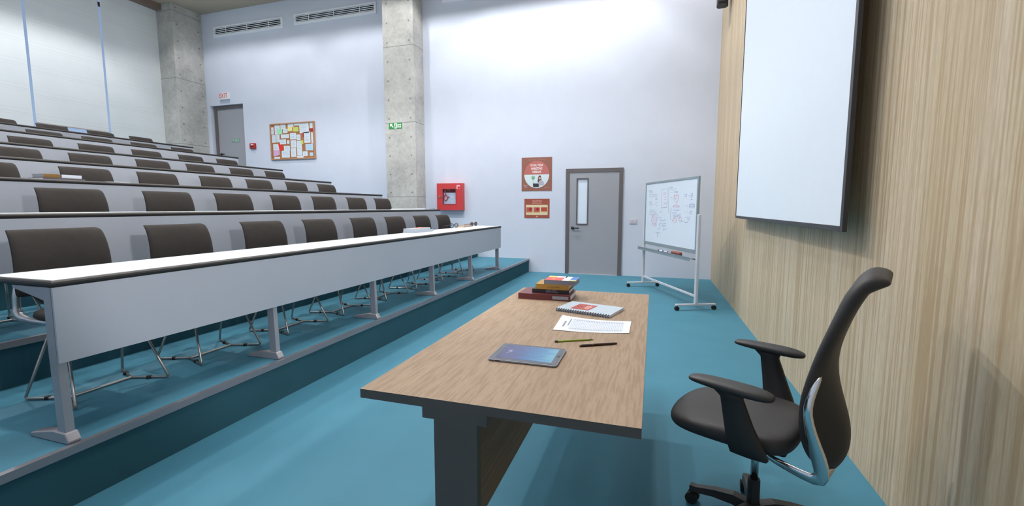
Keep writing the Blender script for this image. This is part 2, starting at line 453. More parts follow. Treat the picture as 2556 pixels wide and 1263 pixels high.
# ------------------------------------------------------------------ wall items on the far wall
def vent(x0, x1, z0, z1, label):
    t = thing('air_vent', label, 'vent', ((x0 + x1) / 2, YF, z0), 0, 'long white air vents')
    L, H = (x1 - x0) / 2, z1 - z0; y = -0.03; m_ = 0.05
    bm = bmesh.new()
    box(bm, -L, -L + m_, y, 0, 0, H, bev=0.004); box(bm, L - m_, L, y, 0, 0, H, bev=0.004)
    box(bm, -L + m_, L - m_, y, 0, 0, 0.062); box(bm, -L + m_, L - m_, y, 0, H - 0.035, H)
    obj('frame', bm, M['vent'], t)
    obj('opening_shade', B(-L + m_, L - m_, -0.004, -0.001, 0.062, H - 0.035), M['dark'], t)  # dark sheet standing for the shade inside the vent opening
    for k in range(4):
        z = 0.076 + k * (H - 0.125) / 3.2
        bm = prism(bmesh.new(), [(-0.028, z), (-0.024, z - 0.004), (-0.006, z + 0.008), (-0.024, z + 0.013)], -L + m_, L - m_, 'x')
        obj('slat', bm, M['vent'], t)
    for u in (-0.62, 0, 0.62): obj('mullion', B(u * L - 0.005, u * L + 0.005, -0.029, -0.02, 0.062, H - 0.035), M['vent'], t)
    for zz in (0.11, 0.15): obj('screw', cyl(bmesh.new(), (-L + 0.035, y, zz), (-L + 0.035, y - 0.006, zz), 0.007, 10), M['dark'], t)
vent(-10.69, -8.525, 5.575, 5.83, 'long white air vent above the EXIT sign, left of the three')
vent(-8.185, -5.955, 5.585, 5.83, 'long white air vent just left of the tall concrete column')
vent(-4.35, -2.15, 5.59, 5.84, 'long white air vent right of the tall column, cut by the top edge')

# exit sign
t = thing('exit_sign', 'small white EXIT sign with red letters above the upper door', 'sign', (-10.45, YF, 4.05))
obj('housing', B(-0.155, 0.155, -0.06, 0, 0, 0.175, bev=0.006), M['white'], t)
textobj('lettering', 'EXIT', 0.165, M['pink_red'], t, (-0.008, -0.0615, 0.088), WALL_ROT, sx=0.72, space=1.12, bold=0.0012)
# running-man sign builder (white pictograms on green)
def escape_sign(t, w, h, faint=False):
    g = M['green'] if not faint else flat('faint_green', (110, 160, 140))
    wht = M['sign_white'] if not faint else flat('faint_white', (180, 196, 196))
    obj('plate', B(-w / 2, w / 2, -0.006, 0, 0, h), g, t)
    y0, y1 = -0.0085, -0.006
    bm = bmesh.new(); s = h; ax = -w / 2 + 0.1 * w
    prism(bm, [(ax, .86 * h), (ax + .5 * h, .86 * h), (ax + .34 * h, .68 * h), (ax + .66 * h, .3 * h), (ax + .54 * h, .18 * h), (ax + .2 * h, .54 * h), (ax, .36 * h)], y0, y1)
    obj('arrow', bm, wht, t)
    bm = bmesh.new(); cx = 0.01 * w
    prism(bm, [(cx - .22 * h, .06 * h), (cx + .26 * h, .06 * h), (cx + .26 * h, .94 * h), (cx - .22 * h, .94 * h)], y0, y1)
    dr = obj('doorway', bm, wht, t)
    bm = bmesh.new(); y2, y3 = -0.0105, -0.0085
    cyl(bm, (cx, y3, .78 * h), (cx, y2, .78 * h), .07 * h, 12)
    prism(bm, [(cx - .05 * h, .68 * h), (cx + .08 * h, .68 * h), (cx + .06 * h, .42 * h), (cx + .16 * h, .14 * h), (cx + .08 * h, .14 * h), (cx - .01 * h, .36 * h), (cx - .14 * h, .16 * h), (cx - .2 * h, .2 * h), (cx - .06 * h, .46 * h)], y2, y3)
    obj('figure', bm, g, t)
    bm = bmesh.new()
    for r_ in (0.62, 0.28):
        for q in range(3):
            x_ = w * (0.24 + 0.075 * q); box(bm, x_, x_ + .045 * w, y0, y1, (r_ - .12) * h, (r_ + .14) * h)
    box(bm, w * .16, w * .20, y0, y1, .15 * h, .8 * h)
    obj('lettering', bm, wht, t)
t = thing('escape_sign', 'green and white escape route sign with an arrow on the tall concrete column', 'sign', (-5.305, 8.56, 3.005))
escape_sign(t, 0.315, 0.125)
t = thing('escape_sign', 'faint green escape sticker on the upper grey door', 'sign', (-10.28, yd - 0.05, 3.0))
escape_sign(t, 0.26, 0.09, faint=True)
# fire alarm
t = thing('fire_alarm', 'small red fire alarm call point between the upper door and the notice board', 'fire alarm', (-9.632, YF, 2.80))
obj('housing', B(-0.085, 0.085, -0.05, 0, 0, 0.135, bev=0.008), flat('alarm_red', (176, 44, 40), 0.4), t)
bm = bmesh.new(); tube(bm, soft([(-0.045, -0.054, 0.075), (-0.03, -0.056, 0.05), (0.03, -0.056, 0.05), (0.045, -0.054, 0.08)], 0.02), 0.008, 8)
obj('pull_handle', bm, flat('alarm_dark', (60, 24, 26)), t)
obj('label_strip', B(-0.04, 0.05, -0.052, -0.05, 0.085, 0.105), M['white'], t)
# wall socket
t = thing('wall_socket', 'pale double wall switch plate between the lower door and the whiteboard', 'switch', (-0.368, YF, 1.02))
obj('plate', B(-0.07, 0.07, -0.01, 0, 0, 0.10, bev=0.004), flat('socket_plate', (206, 206, 218)), t)
for s in (-1, 1): obj('rocker', B(s * 0.032 - 0.024, s * 0.032 + 0.024, -0.015, -0.01, 0.02, 0.08, bev=0.003), flat('socket_rocker', (208, 200, 212)), t)

# notice board + pinned papers
nb_x0, nb_x1, nb_z0, nb_z1 = -9.07, -7.738, 2.50, 3.374
t = thing('notice_board', 'cork notice board covered in pinned papers on the white wall', 'notice board', ((nb_x0 + nb_x1) / 2, YF, nb_z0))
W2, HB = (nb_x1 - nb_x0) / 2, nb_z1 - nb_z0
obj('cork_panel', B(-W2 + 0.03, W2 - 0.03, -0.02, 0, 0.03, HB - 0.03), mat('cork', (168, 112, 72), 0.9, var=0.2, scale=60), t)
bm = bmesh.new()
box(bm, -W2, -W2 + 0.03, -0.035, 0, 0, HB, bev=0.003); box(bm, W2 - 0.03, W2, -0.035, 0, 0, HB, bev=0.003)
box(bm, -W2 + 0.03, W2 - 0.03, -0.035, 0, 0, 0.03, bev=0.003); box(bm, -W2 + 0.03, W2 - 0.03, -0.035, 0, HB - 0.03, HB, bev=0.003)
obj('wooden_frame', bm, mat('oak_frame', (178, 134, 100), 0.5, var=0.1, scale=20), t)
# papers: (u0, v0, u1, v1) as fractions of the board, v from the top; from the crop 1579x1263 with board (160..1340, 150..1150)
def uv(x, y):  # crop px -> fractions (board is skewed slightly)
    fx = (x - (160 + (y - 200) * 0.045)) / (1165 + (y - 200) * -0.004)
    ytop = 222 - (x - 160) * 0.075; ybot = 1160 - (x - 200) * 0.035
    return fx, (y - ytop) / (ybot - ytop)
papers = [
    ('w', 195, 310, 270, 490), ('w', 290, 260, 440, 490), ('w', 445, 235, 590, 345), ('w', 640, 215, 795, 300), ('w', 805, 200, 965, 250),
    ('g', 370, 350, 500, 475), ('w', 515, 345, 640, 450), ('y', 640, 290, 765, 400), ('l', 785, 300, 930, 405), ('w', 940, 200, 1190, 440),
    ('w', 1205, 165, 1285, 315), ('w', 215, 510, 330, 700), ('w', 335, 505, 430, 690), ('w', 460, 490, 680, 580), ('w', 700, 455, 865, 610),
    ('w', 870, 490, 980, 640), ('w', 430, 620, 600, 740), ('w', 620, 640, 690, 730), ('w', 1060, 420, 1230, 700), ('w', 1240, 430, 1300, 720),
    ('w', 715, 640, 865, 830), ('w', 875, 660, 1020, 1030), ('w', 250, 745, 420, 900), ('p', 255, 900, 430, 1050), ('r', 400, 715, 520, 905),
    ('w', 540, 790, 705, 905), ('w', 480, 915, 700, 1090), ('w', 720, 850, 865, 1070), ('w', 880, 1045, 1050, 1100), ('w', 1030, 930, 1160, 1050),
    ('b', 1100, 740, 1300, 900), ('b', 1210, 960, 1300, 1050), ('w', 280, 1075, 435, 1130), ('k', 1030, 430, 1065, 555), ('k', 1200, 335, 1300, 390),
    ('l', 985, 640, 1050, 740), ('k', 1235, 650, 1260, 700)]
pc = {'w': ((214, 226, 236), 'white sheet of paper pinned on the cork notice board'), 'g': ((160, 226, 180), 'mint green note pinned near the upper left of the notice board'),
      'y': ((232, 226, 160), 'pale yellow note pinned near the top of the notice board'), 'l': ((205, 215, 110), None), 'p': ((214, 170, 212), 'lilac paper with a torn edge pinned at the lower left of the notice board'),
      'r': ((226, 50, 40), 'bright red tilted note pinned on the left half of the notice board'), 'b': ((178, 212, 236), None), 'k': ((168, 44, 60), None)}
extra = {(785, 'l'): 'lime note at the top middle of the notice board beside the pale yellow one', (985, 'l'): 'small olive-lime scrap pinned right of centre on the notice board',
         (1100, 'b'): 'large pale blue sheet pinned at the right side of the notice board', (1210, 'b'): 'small light blue note pinned at the lower right corner of the notice board',
         (1030, 'k'): 'narrow dark red strip pinned right of centre on the notice board', (1200, 'k'): 'dark red scrap pinned near the upper right corner of the notice board',
         (1235, 'k'): 'tiny dark red scrap pinned at the right edge of the notice board'}
def paper_row(p): return min(3, int(((p[2] + p[4]) / 2 - 200) / 235))
wl_ = {}
for r_ in range(4):
    rowp = sorted([q for q in papers if q[0] == 'w' and paper_row(q) == r_], key=lambda q: q[1] + q[3])
    for n_, q in enumerate(rowp):
        w_, h_ = q[3] - q[1], q[4] - q[2]
        size = 'tall' if h_ > 1.5 * w_ else 'wide' if w_ > 1.5 * h_ else 'squarish'
        wl_[q] = '%s white sheet on the notice board, %s row, %s white one from its left' % (
            size, ['top', 'upper middle', 'lower middle', 'bottom'][r_], ['first', 'second', 'third', 'fourth', 'fifth', 'sixth', 'seventh', 'eighth', 'ninth', 'tenth'][n_])
for i, (c, x0, y0, x1, y1) in enumerate(papers):
    a = uv(x0, y0); b = uv(x1, y1)
    X0, X1 = nb_x0 + a[0] * 2 * W2, nb_x0 + b[0] * 2 * W2; Z1, Z0 = nb_z1 - a[1] * HB, nb_z1 - b[1] * HB
    cx, cz = (X0 + X1) / 2, (Z0 + Z1) / 2; w_, h_ = (X1 - X0) / 2, (Z1 - Z0) / 2
    yy = YF - 0.0205 - 0.0006 * (i % 9)
    th = random.uniform(-0.03, 0.03) if c != 'r' else 0.2
    bm = bmesh.new()
    if c == 'p': pts = [(-w_, -h_), (-w_ * .2, -h_), (0.1 * w_, -h_ * .8), (.4 * w_, -h_ * .9), (.6 * w_, -h_ * .6), (w_, -h_ * .5), (w_, h_), (-w_, h_)]
    else: pts = [(-w_, -h_), (w_, -h_), (w_, h_), (-w_, h_)]
    pts = [(p[0] * math.cos(th) - p[1] * math.sin(th), p[0] * math.sin(th) + p[1] * math.cos(th)) for p in pts]
    prism(bm, pts, 0, 0.0006)
    o = obj('pinned_paper', bm, flat('paper_' + c, pc[c][0], 0.9), loc=(cx, yy, cz))
    tag(o, wl_[(c, x0, y0, x1, y1)] if c == 'w' else pc[c][1] or extra[(x0, c)], 'paper', 'white sheets on the notice board' if c == 'w' else 'coloured papers on the notice board')
    if c in 'wb' and h_ > 0.05:
        lb = bmesh.new()
        for q in range(int(h_ * 2 / 0.035) - 1):
            zz = h_ - 0.04 - q * 0.035
            box(lb, -w_ * .7, w_ * random.uniform(.3, .75), -0.0006, 0, zz, zz + 0.007)
        obj('writing_lines', lb, flat('paper_ink', (176, 186, 200), 0.9), o)

# posters
t = thing('webinar_poster', 'brown square poster with a red circle and a woman at a laptop', 'poster', (-2.30, YF, 1.671))
PW, PH = 0.319, 0.680
obj('sheet', B(-PW, PW, -0.004, 0, 0, PH), flat('poster_brown', (144, 94, 80), 0.7), t)
def disc_pts(cx, cz, r, a0, a1, n=28, sq=1.0): return [(cx + r * math.cos(a0 + (a1 - a0) * i / n), cz + sq * r * math.sin(a0 + (a1 - a0) * i / n)) for i in range(n + 1)]
cz = PH * 0.49; r = 0.262
obj('circle_top', prism(bmesh.new(), disc_pts(0, cz, r, 0.0, PI, sq=1.06), -0.0055, -0.004), flat('poster_coral', (186, 106, 100), 0.7), t)
lo = obj('photo_half', prism(bmesh.new(), disc_pts(0, cz, r, PI, 2 * PI, sq=1.04), -0.0055, -0.004), flat('poster_sky', (212, 226, 232), 0.7), t)
bm = bmesh.new(); cyl(bm, (-0.075, -0.0055, cz - 0.06), (-0.075, -0.007, cz - 0.06), 0.04, 14); box(bm, -0.079, -0.071, -0.007, -0.0055, cz - 0.19, cz - 0.06)
obj('plant', bm, flat('poster_plant', (140, 186, 150), 0.7), lo)
bm = prism(bmesh.new(), [(0.02, cz - .16), (0.03, cz - .06), (0.05, cz - .02), (0.085, cz - .02), (0.1, cz - .08), (0.105, cz - .16)], -0.0068, -0.0055)
obj('hair', bm, flat('poster_hair', (88, 62, 58), 0.7), lo)
bm = bmesh.new(); cyl(bm, (0.065, -0.0068, cz - 0.075), (0.065, -0.0078, cz - 0.075), 0.024, 14)
obj('face', bm, flat('poster_skin', (214, 172, 154), 0.7), lo)
bm = prism(bmesh.new(), [(0.03, cz - .22), (0.05, cz - .13), (0.1, cz - .11), (0.15, cz - .15), (0.155, cz - .21)], -0.0075, -0.006)
obj('blouse', bm, flat('poster_blouse', (176, 176, 190), 0.7), lo)
bm = prism(bmesh.new(), [(-0.07, cz - .25), (-0.08, cz - .18), (0.04, cz - .18), (0.05, cz - .25)], -0.0085, -0.0072)
obj('laptop', bm, flat('poster_laptop', (50, 48, 54), 0.7), lo)
wt_ = flat('poster_text', (238, 224, 224), 0.7)
for i, (s, k) in enumerate([('SOCIAL MEDIA', 0.62), ('MARKETING', 0.66), ('WEBINAR', 0.66)]):
    textobj('title', s, 0.064, wt_, t, (0, -0.006, PH * (0.765 - 0.1 * i)), WALL_ROT, sx=k, bold=0.0018)
textobj('heading', 'STRATEGY BRANDING', 0.026, flat('poster_faint', (196, 150, 140)), t, (0, -0.005, PH * 0.925), WALL_ROT, space=1.7, sx=0.88)
textobj('date', 'Nov. 4\n10pm', 0.032, wt_, t, (-0.235, -0.005, PH * 0.15), WALL_ROT)
obj('fine_print', B(0.16, 0.26, -0.005, -0.004, PH * 0.10, PH * 0.112), flat('poster_faint', (196, 150, 140)), t)

t = thing('university_poster', 'smaller red poster with three pictures below the square one', 'poster', (-2.292, YF, 1.119))
PW, PH = 0.266, 0.394
obj('sheet', B(-PW, PW, -0.004, 0, 0, PH), flat('poster_red', (158, 80, 64), 0.7), t)
ci = obj('cream_panel', B(-0.232, 0.228, -0.0055, -0.004, 0.065, 0.27), flat('poster_cream', (224, 208, 172), 0.7), t)
for i, xx in enumerate((-0.222, -0.068, 0.088)):
    z0 = 0.125 if i < 2 else 0.14
    pic = obj('picture', B(xx, xx + 0.13, -0.0068, -0.0055, z0, 0.222), flat('poster_pic%d' % (i // 2), (182, 96, 80) if i < 2 else (176, 70, 50), 0.7), ci)
    if i < 2:
        bm = bmesh.new(); cyl(bm, (xx + 0.085, -0.0068, 0.183), (xx + 0.085, -0.0078, 0.183), 0.034, 14); obj('red_spot', bm, flat('poster_spot', (166, 34, 46)), pic)
    bm = B(xx, xx + 0.13, -0.0068, -0.0055, z0 - 0.016, z0)
    obj('caption_bar', bm, flat('poster_gold', (214, 172, 110)), ci)
textobj('title', 'Tong Unknown', 0.042, flat('poster_pink', (240, 180, 168)), t, (0, -0.005, 0.352), WALL_ROT, sx=0.78, bold=0.0006)
textobj('title', 'University', 0.042, flat('poster_pink', (240, 180, 168)), t, (0, -0.005, 0.308), WALL_ROT, space=1.2, sx=0.95, bold=0.0006)
obj('footer_mark', B(-0.018, 0.018, -0.005, -0.004, 0.02, 0.045), flat('poster_gold', (214, 172, 110)), t)

# fire hose cabinet
t = thing('fire_hose_cabinet', 'red fire hose cabinet with a square window right of the concrete column', 'fire cabinet', (-4.197, YF, 1.277))
w_, h_, d_ = 0.296, 0.575, 0.135
bm = bmesh.new()
box(bm, -w_, w_, -d_ + 0.02, 0, 0, 0.02); box(bm, -w_, w_, -d_ + 0.02, 0, h_ - 0.02, h_); box(bm, -w_, -w_ + 0.02, -d_ + 0.02, 0, 0.02, h_ - 0.02)
box(bm, w_ - 0.02, w_, -d_ + 0.02, 0, 0.02, h_ - 0.02); box(bm, -w_ + 0.02, w_ - 0.02, -0.01, 0, 0.02, h_ - 0.02)
obj('box', bm, M['red'], t)
wx0, wx1, wz0, wz1 = -0.155, 0.148, 0.135, 0.45
bm = bmesh.new()
box(bm, -w_, wx0, -d_, -d_ + 0.02, 0, h_); box(bm, wx1, w_, -d_, -d_ + 0.02, 0, h_); box(bm, wx0, wx1, -d_, -d_ + 0.02, 0, wz0); box(bm, wx0, wx1, -d_, -d_ + 0.02, wz1, h_)
dr = obj('door', bm, M['red'], t)
bm = bmesh.new(); g_ = 0.012
box(bm, wx0 - g_, wx0, -d_ - 0.006, -d_ + 0.004, wz0 - g_, wz1 + g_); box(bm, wx1, wx1 + g_, -d_ - 0.006, -d_ + 0.004, wz0 - g_, wz1 + g_)
box(bm, wx0, wx1, -d_ - 0.006, -d_ + 0.004, wz0 - g_, wz0); box(bm, wx0, wx1, -d_ - 0.006, -d_ + 0.004, wz1, wz1 + g_)
obj('window_frame', bm, flat('cab_gasket', (150, 60, 70)), dr)
obj('window_pane', B(wx0, wx1, -d_ + 0.008, -d_ + 0.011, wz0, wz1), M['glass'], dr)
obj('sticker', B(0.17, 0.25, -d_ - 0.0015, -d_, 0.455, 0.535), flat('stick_pink', (240, 190, 196)), dr)
obj('sticker_symbol', B(0.195, 0.245, -d_ - 0.003, -d_ - 0.0015, 0.462, 0.505), flat('stick_red', (200, 30, 50)), dr)
bm = bmesh.new(); cyl(bm, (-0.225, -d_, 0.29), (-0.225, -d_ - 0.015, 0.29), 0.024, 16); obj('lock', bm, M['steel'], dr)
obj('inner_card', B(-0.15, 0.145, -0.10, -0.085, 0.06, 0.375), flat('cab_card', (222, 226, 236)), t)
bm = bmesh.new()
tube(bm, [(-0.10 + 0.038 * math.cos(a) , -0.109, 0.275 + 0.06 * math.sin(a)) for a in [2 * PI * i / 18 for i in range(18)]], 0.013, 8, closed=True)
cyl(bm, (-0.105, -0.109, 0.335), (-0.118, -0.109, 0.44), 0.011, 10); cyl(bm, (-0.065, -0.109, 0.29), (-0.01, -0.109, 0.285), 0.010, 10)
obj('hose', bm, flat('cab_hose', (206, 100, 100)), t, smooth=True)

# speaker near the far corner
t = thing('wall_speaker', 'black wall speaker cut by the top edge above the far corner', 'speaker', (0.915, 7.93, 4.455), math.radians(-8))
bm = prism(bmesh.new(), [(-0.085, 0.10), (-0.055, -0.09), (0.055, -0.09), (0.085, 0.10), (0.05, 0.13), (-0.05, 0.13)], 0.0, 0.42, 'z')
bmesh.ops.bevel(bm, geom=list(bm.edges), offset=0.012, segments=2, affect='EDGES')
obj('cabinet', bm, M['shell'], t)
obj('grille', B(-0.05, 0.05, -0.094, -0.088, 0.03, 0.39), flat('grille_grey', (62, 56, 56)), t)
obj('bracket', B(0.06, 0.14, 0.0, 0.05, 0.12, 0.2), M['shell'], t)

# ------------------------------------------------------------------ projection screen
SY0, SY1, SZ0, SZ1, SX = 2.70, 5.87, 1.215, 4.2, 0.925
t = thing('projection_screen', 'large white projection screen with a black frame on the wooden wall', 'projection screen', (SX, (SY0 + SY1) / 2, SZ0))
hy, hh = (SY1 - SY0) / 2, SZ1 - SZ0
bm = bmesh.new(); f_ = 0.036
box(bm, 0, 0.022, -hy, -hy + f_, 0, hh, bev=0.002); box(bm, 0, 0.022, hy - f_ * .4, hy, 0, hh, bev=0.002)
box(bm, 0, 0.022, -hy + f_, hy - f_ * .4, 0, f_ * .8, bev=0.002); box(bm, 0, 0.022, -hy + f_, hy - f_ * .4, hh - f_, hh, bev=0.002)
obj('frame', bm, M['screen_frame'], t)
obj('screen_surface', B(0.006, 0.018, -hy + f_ - .002, hy - f_ * .4 + .002, f_ * .8 - .002, hh - f_ + .002), M['screen_cloth'], t)
bm = bmesh.new()
for yy in (-1.2, 0, 1.2):
    for zz in (0.5, 2.4): box(bm, 0.018, XR - SX, yy - 0.03, yy + 0.03, zz - 0.03, zz + 0.03)
obj('wall_bracket', bm, M['screen_frame'], t)

# ================================================================== DESK ROWS
LEN = 6.068
def desk_row():
    # local origin: front top edge line x=0, floor z=0, y=0 at the near end; desk runs +y, seats at -x
    t = thing('lecture_desk', 'x', 'desk', (0, 0, 0), 0, 'long lecture desks on the tiers')
    H = 0.747
    obj('desk_top', B(-0.485, -0.014, 0.014, LEN - 0.014, H - 0.030, H), M['top_white'], t)
    prof = []
    for k in range(7):
        a = -PI / 2 + PI * k / 6; prof.append((0.0165 * math.cos(a), 0.0160 * math.sin(a)))
    bm = bmesh.new()
    # rounded edge strip on all four sides, mitred at the corners
    cor = [(-0.014, 0.014, 1, -1), (-0.014, LEN - 0.014, 1, 1), (-0.485, LEN - 0.014, -1, 1), (-0.485, 0.014, -1, -1)]
    rings = []
    for (x, y, sx, sy) in cor:
        rings.append([bm.verts.new((x + sx * p[0], y + sy * p[0], H - 0.0155 + p[1])) for p in prof])
    for i in range(4):
        A, C = rings[i], rings[(i + 1) % 4]
        for k in range(6): bm.faces.new((A[k], A[k + 1], C[k + 1], C[k]))
    obj('edge_trim', bm, M['edge'], t, smooth=False)
    pb = prism(bmesh.new(), [(-0.014, 0.716), (-0.003, 0.716), (-0.006, 0.373), (-0.017, 0.373)], 0.004, LEN - 0.008)
    obj('modesty_panel', pb, M['panel'], t)
    for i in range(6):
        y = 0.002 + 1.189 * i
        bm = prism(bmesh.new(), [(-0.008, 0.04), (-0.018, 0.40), (-0.018, 0.716), (-0.285, 0.716), (-0.280, 0.704), (-0.066, 0.657), (-0.072, 0.45), (-0.064, 0.04)], y, y + 0.034)
        lg = obj('leg', bm, M['leg'], t)
        fb = bmesh.new()
        prism(fb, [(-0.266, 0.0), (0.014, 0.0), (0.020, 0.012), (-0.002, 0.050), (-0.09, 0.052), (-0.25, 0.022)], y - 0.008, y + 0.042)
        bmesh.ops.bevel(fb, geom=list(fb.edges), offset=0.004, segments=1, affect='EDGES')
        obj('foot', fb, M['leg'], lg)
    return t
DX = [-2.498, -3.652, -4.841, -5.971, -7.125, -8.26, -9.50]
DZ = [1.021, 1.3046, 1.576, 1.831, 2.090, 2.373, 2.631]
DYR = [7.30] * 7
names = ['front row with its near end in view', 'second row from the front', 'third row, carrying a gold book', 'fourth row from the front',
         'fifth row from the front', 'sixth row from the front', 'topmost row, right in front of the blinds']
desk = desk_row()
for k in range(7):
    d = desk if k == 0 else rec_copy(desk, None)
    d.location = (DX[k], DYR[k] - LEN, FZ[0])
    if k:   # legs reach the tier floor
        d.location.z = FZ[k]
        dz = DZ[k] - 0.747 - FZ[k]
        for ch in d.children:
            if ch.name.startswith('leg'):
                ch.scale.z = 1 + dz / 0.716
                for f in ch.children: f.scale.z = 1 / ch.scale.z
            else: ch.location.z = dz
    d['label'] = 'long white-topped lecture desk with dark edge, ' + names[k]

# ================================================================== AUDITORIUM CHAIR
def back_grid(rows, nb, bulge, halfw, thick, shape=None):
    """rows: (z, x, halfwidth, thickness); x forward. Closed slab, edges rounded."""
    bm = bmesh.new(); F, Rr = [], []
    for ri, (z, x, hw, th) in enumerate(rows):
        f, r = [], []
        for j in range(nb + 1):
            u = -1 + 2 * j / nb; c = (bulge[ri] if isinstance(bulge, list) else bulge) * (u * u)
            e = th * (0.5 if abs(u) < 0.99 else 0.25)
            f.append(bm.verts.new((x + c + e, u * hw, z))); r.append(bm.verts.new((x + c - e, u * hw, z)))
        F.append(f); Rr.append(r)
    n = len(rows)
    for i in range(n - 1):
        for j in range(nb):
            bm.faces.new((F[i][j], F[i][j + 1], F[i + 1][j + 1], F[i + 1][j]))
            bm.faces.new((Rr[i][j + 1], Rr[i][j], Rr[i + 1][j], Rr[i + 1][j + 1]))
        bm.faces.new((Rr[i][0], F[i][0], F[i + 1][0], Rr[i + 1][0])); bm.faces.new((F[i][nb], Rr[i][nb], Rr[i + 1][nb], F[i + 1][nb]))
    for j in range(nb):
        bm.faces.new((F[0][j + 1], F[0][j], Rr[0][j], Rr[0][j + 1])); bm.faces.new((F[n - 1][j], F[n - 1][j + 1], Rr[n - 1][j + 1], Rr[n - 1][j]))
    return bm
def make_chair():
    # origin at the centre of the base on the floor; chair faces +x
    t = thing('lecture_chair', 'x', 'chair')
    rows = [(0.572, -0.228, 0.228, 0.026), (0.60, -0.224, 0.234, 0.034), (0.70, -0.212, 0.235, 0.036), (0.80, -0.216, 0.232, 0.035), (0.87, -0.228, 0.228, 0.033),
            (0.912, -0.240, 0.225, 0.030), (0.934, -0.252, 0.222, 0.026), (0.944, -0.272, 0.212, 0.022), (0.942, -0.286, 0.196, 0.016)]
    o = obj('backrest', back_grid(rows, 8, [.012, .012, .012, .010, .004, -.002, -.010, -.014, -.016], None, None), M['fabric'], t); subsurf(o, 1)
    rows = [(0.478, -0.205, 0.10, 0.02), (0.52, -0.222, 0.12, 0.022), (0.575, -0.238, 0.17, 0.022), (0.62, -0.244, 0.18, 0.02)]
    o = obj('lumbar_shell', back_grid(rows, 6, 0.012, None, None), M['shell'], t); subsurf(o, 1)
    # seat
    bm = bmesh.new()
    ring = lambda s, z, dx=0: [((dx + 0.02) + s * 0.215 * cx, s * 0.222 * cy, z + (0.012 if cx < -0.6 else 0) - (0.02 if cx > 0.9 else 0)) for cx, cy in
                               [(-1, -.75), (-.8, -.97), (0, -1), (.75, -.97), (1, -.7), (1.03, 0), (1, .7), (.75, .97), (0, 1), (-.8, .97), (-1, .75), (-1.03, 0)]]
    loft(bm, [ring(0.88, 0.438), ring(1.0, 0.452), ring(1.0, 0.478), ring(0.9, 0.494), ring(0.5, 0.490)])
    o = obj('seat', bm, M['fabric'], t); subsurf(o, 1)
    # cast bracket from below the seat up behind the backrest
    for s in (-1, 1):
        bm = bmesh.new()
        tube(bm, soft([(-0.04, s * 0.17, 0.436), (-0.17, s * 0.190, 0.440), (-0.278, s * 0.200, 0.462), (-0.282, s * 0.200, 0.54), (-0.266, s * 0.196, 0.66)], 0.035, 4),
             [0.013] + [0.016] * 5 + [0.022] * 5 + [0.018] * 5 + [0.009], 10)
        obj('back_bracket', bm, M['steel'], t, smooth=True)
    # sled frame
    r = 0.0075
    for s in (-1, 1):
        pts = soft([(-0.045, s * 0.165, 0.435), (-0.21, s * 0.24, 0.0095), (-0.002, s * 0.158, 0.0095), (0.215, s * 0.24, 0.0095), (0.05, s * 0.165, 0.435)], 0.02, 3)
        obj('side_frame', tube(bmesh.new(), pts, r, 8), M['wire'], t, smooth=True)
        for q in (-1, 1):
            bm = bmesh.new(); cyl(bm, (q * 0.105, s * 0.195, 0.0), (q * 0.105, s * 0.195, 0.018), 0.014, 12)
            obj('glide', bm, M['rubber'], t)
    obj('floor_bar', tube(bmesh.new(), [(0, -0.158, 0.0095), (0, 0.158, 0.0095)], r, 8), M['wire'], t)
    obj('under_seat_bar', tube(bmesh.new(), [(0, -0.166, 0.436), (0, 0.166, 0.436)], r, 8), M['wire'], t)
    return t
CY = [1.705, 2.40, 3.155, 3.86, 4.60, 5.295, 6.03, 6.745]
rown = ['front', 'second', 'third', 'fourth', 'fifth', 'sixth', 'top']
JSTART = [0, 0, 0, 1, 1, 2, 3]
chair = make_chair(); first = True
for k in range(7):
    js = list(range(JSTART[k], 8)); n = len(js)
    for q, j in enumerate(js):
        c = chair if first else rec_copy(chair, None); first = False
        c.location = (-3.09 - PX * k, CY[j], FZ[k])
        pos = 8 - j
        if pos == 1: where = 'at its far end, nearest the white wall'
        else: where = '%s from the white-wall end' % ['', '', 'second', 'third', 'fourth', 'fifth', 'sixth', 'seventh', 'eighth'][pos]
        c['label'] = 'brown lecture chair behind the %s desk row, %s' % (rown[k], where)
        c['group'] = 'brown chairs behind the %s desk row' % rown[k]

# ================================================================== TEACHER DESK
TX0, TX1, TY0, TY1, TZ = -0.90, -0.013, 1.198, 3.145, 0.75
t = thing('teacher_desk', 'wooden-topped teacher desk with dark grey legs in the foreground', 'desk', ((TX0 + TX1) / 2, (TY0 + TY1) / 2, 0))
hx, hy = (TX1 - TX0) / 2, (TY1 - TY0) / 2
bm = bmesh.new(); box(bm, -hx, hx, -hy, hy, TZ - 0.030, TZ)
o = obj('table_top', bm, [M['desk_wood'], M['dark_metal']], t)
for p in o.data.polygons: p.material_index = 0 if p.normal.z > 0.5 else 1
for s in (-1, 1):
    bm = bmesh.new(); y0, y1 = (-hy, -hy + 0.032) if s < 0 else (hy - 0.032, hy)
    xl, xr = -0.178, -0.034
    prism(bm, [(xl, 0.0), (xr, 0.0), (xr, 0.684), (xr + 0.032, 0.684), (xr + 0.032, 0.7195), (xl - 0.04, 0.7195), (xl - 0.04, 0.684), (xl, 0.684)], y0 + 0.002, y1)
    lg = obj('leg', bm, M['dark_metal'], t)
    fy0, fy1 = (y0 - 0.0, y1) if s < 0 else (y0, y1)
    obj('foot', B(-0.36, 0.25, fy0 + 0.002, fy1, 0.0, 0.03, bev=0.003), M['dark_metal'], lg)
obj('modesty_panel', B(-0.055, -0.038, -hy + 0.035, hy - 0.035, 0.362, 0.7195), M['panel_wood'], t)

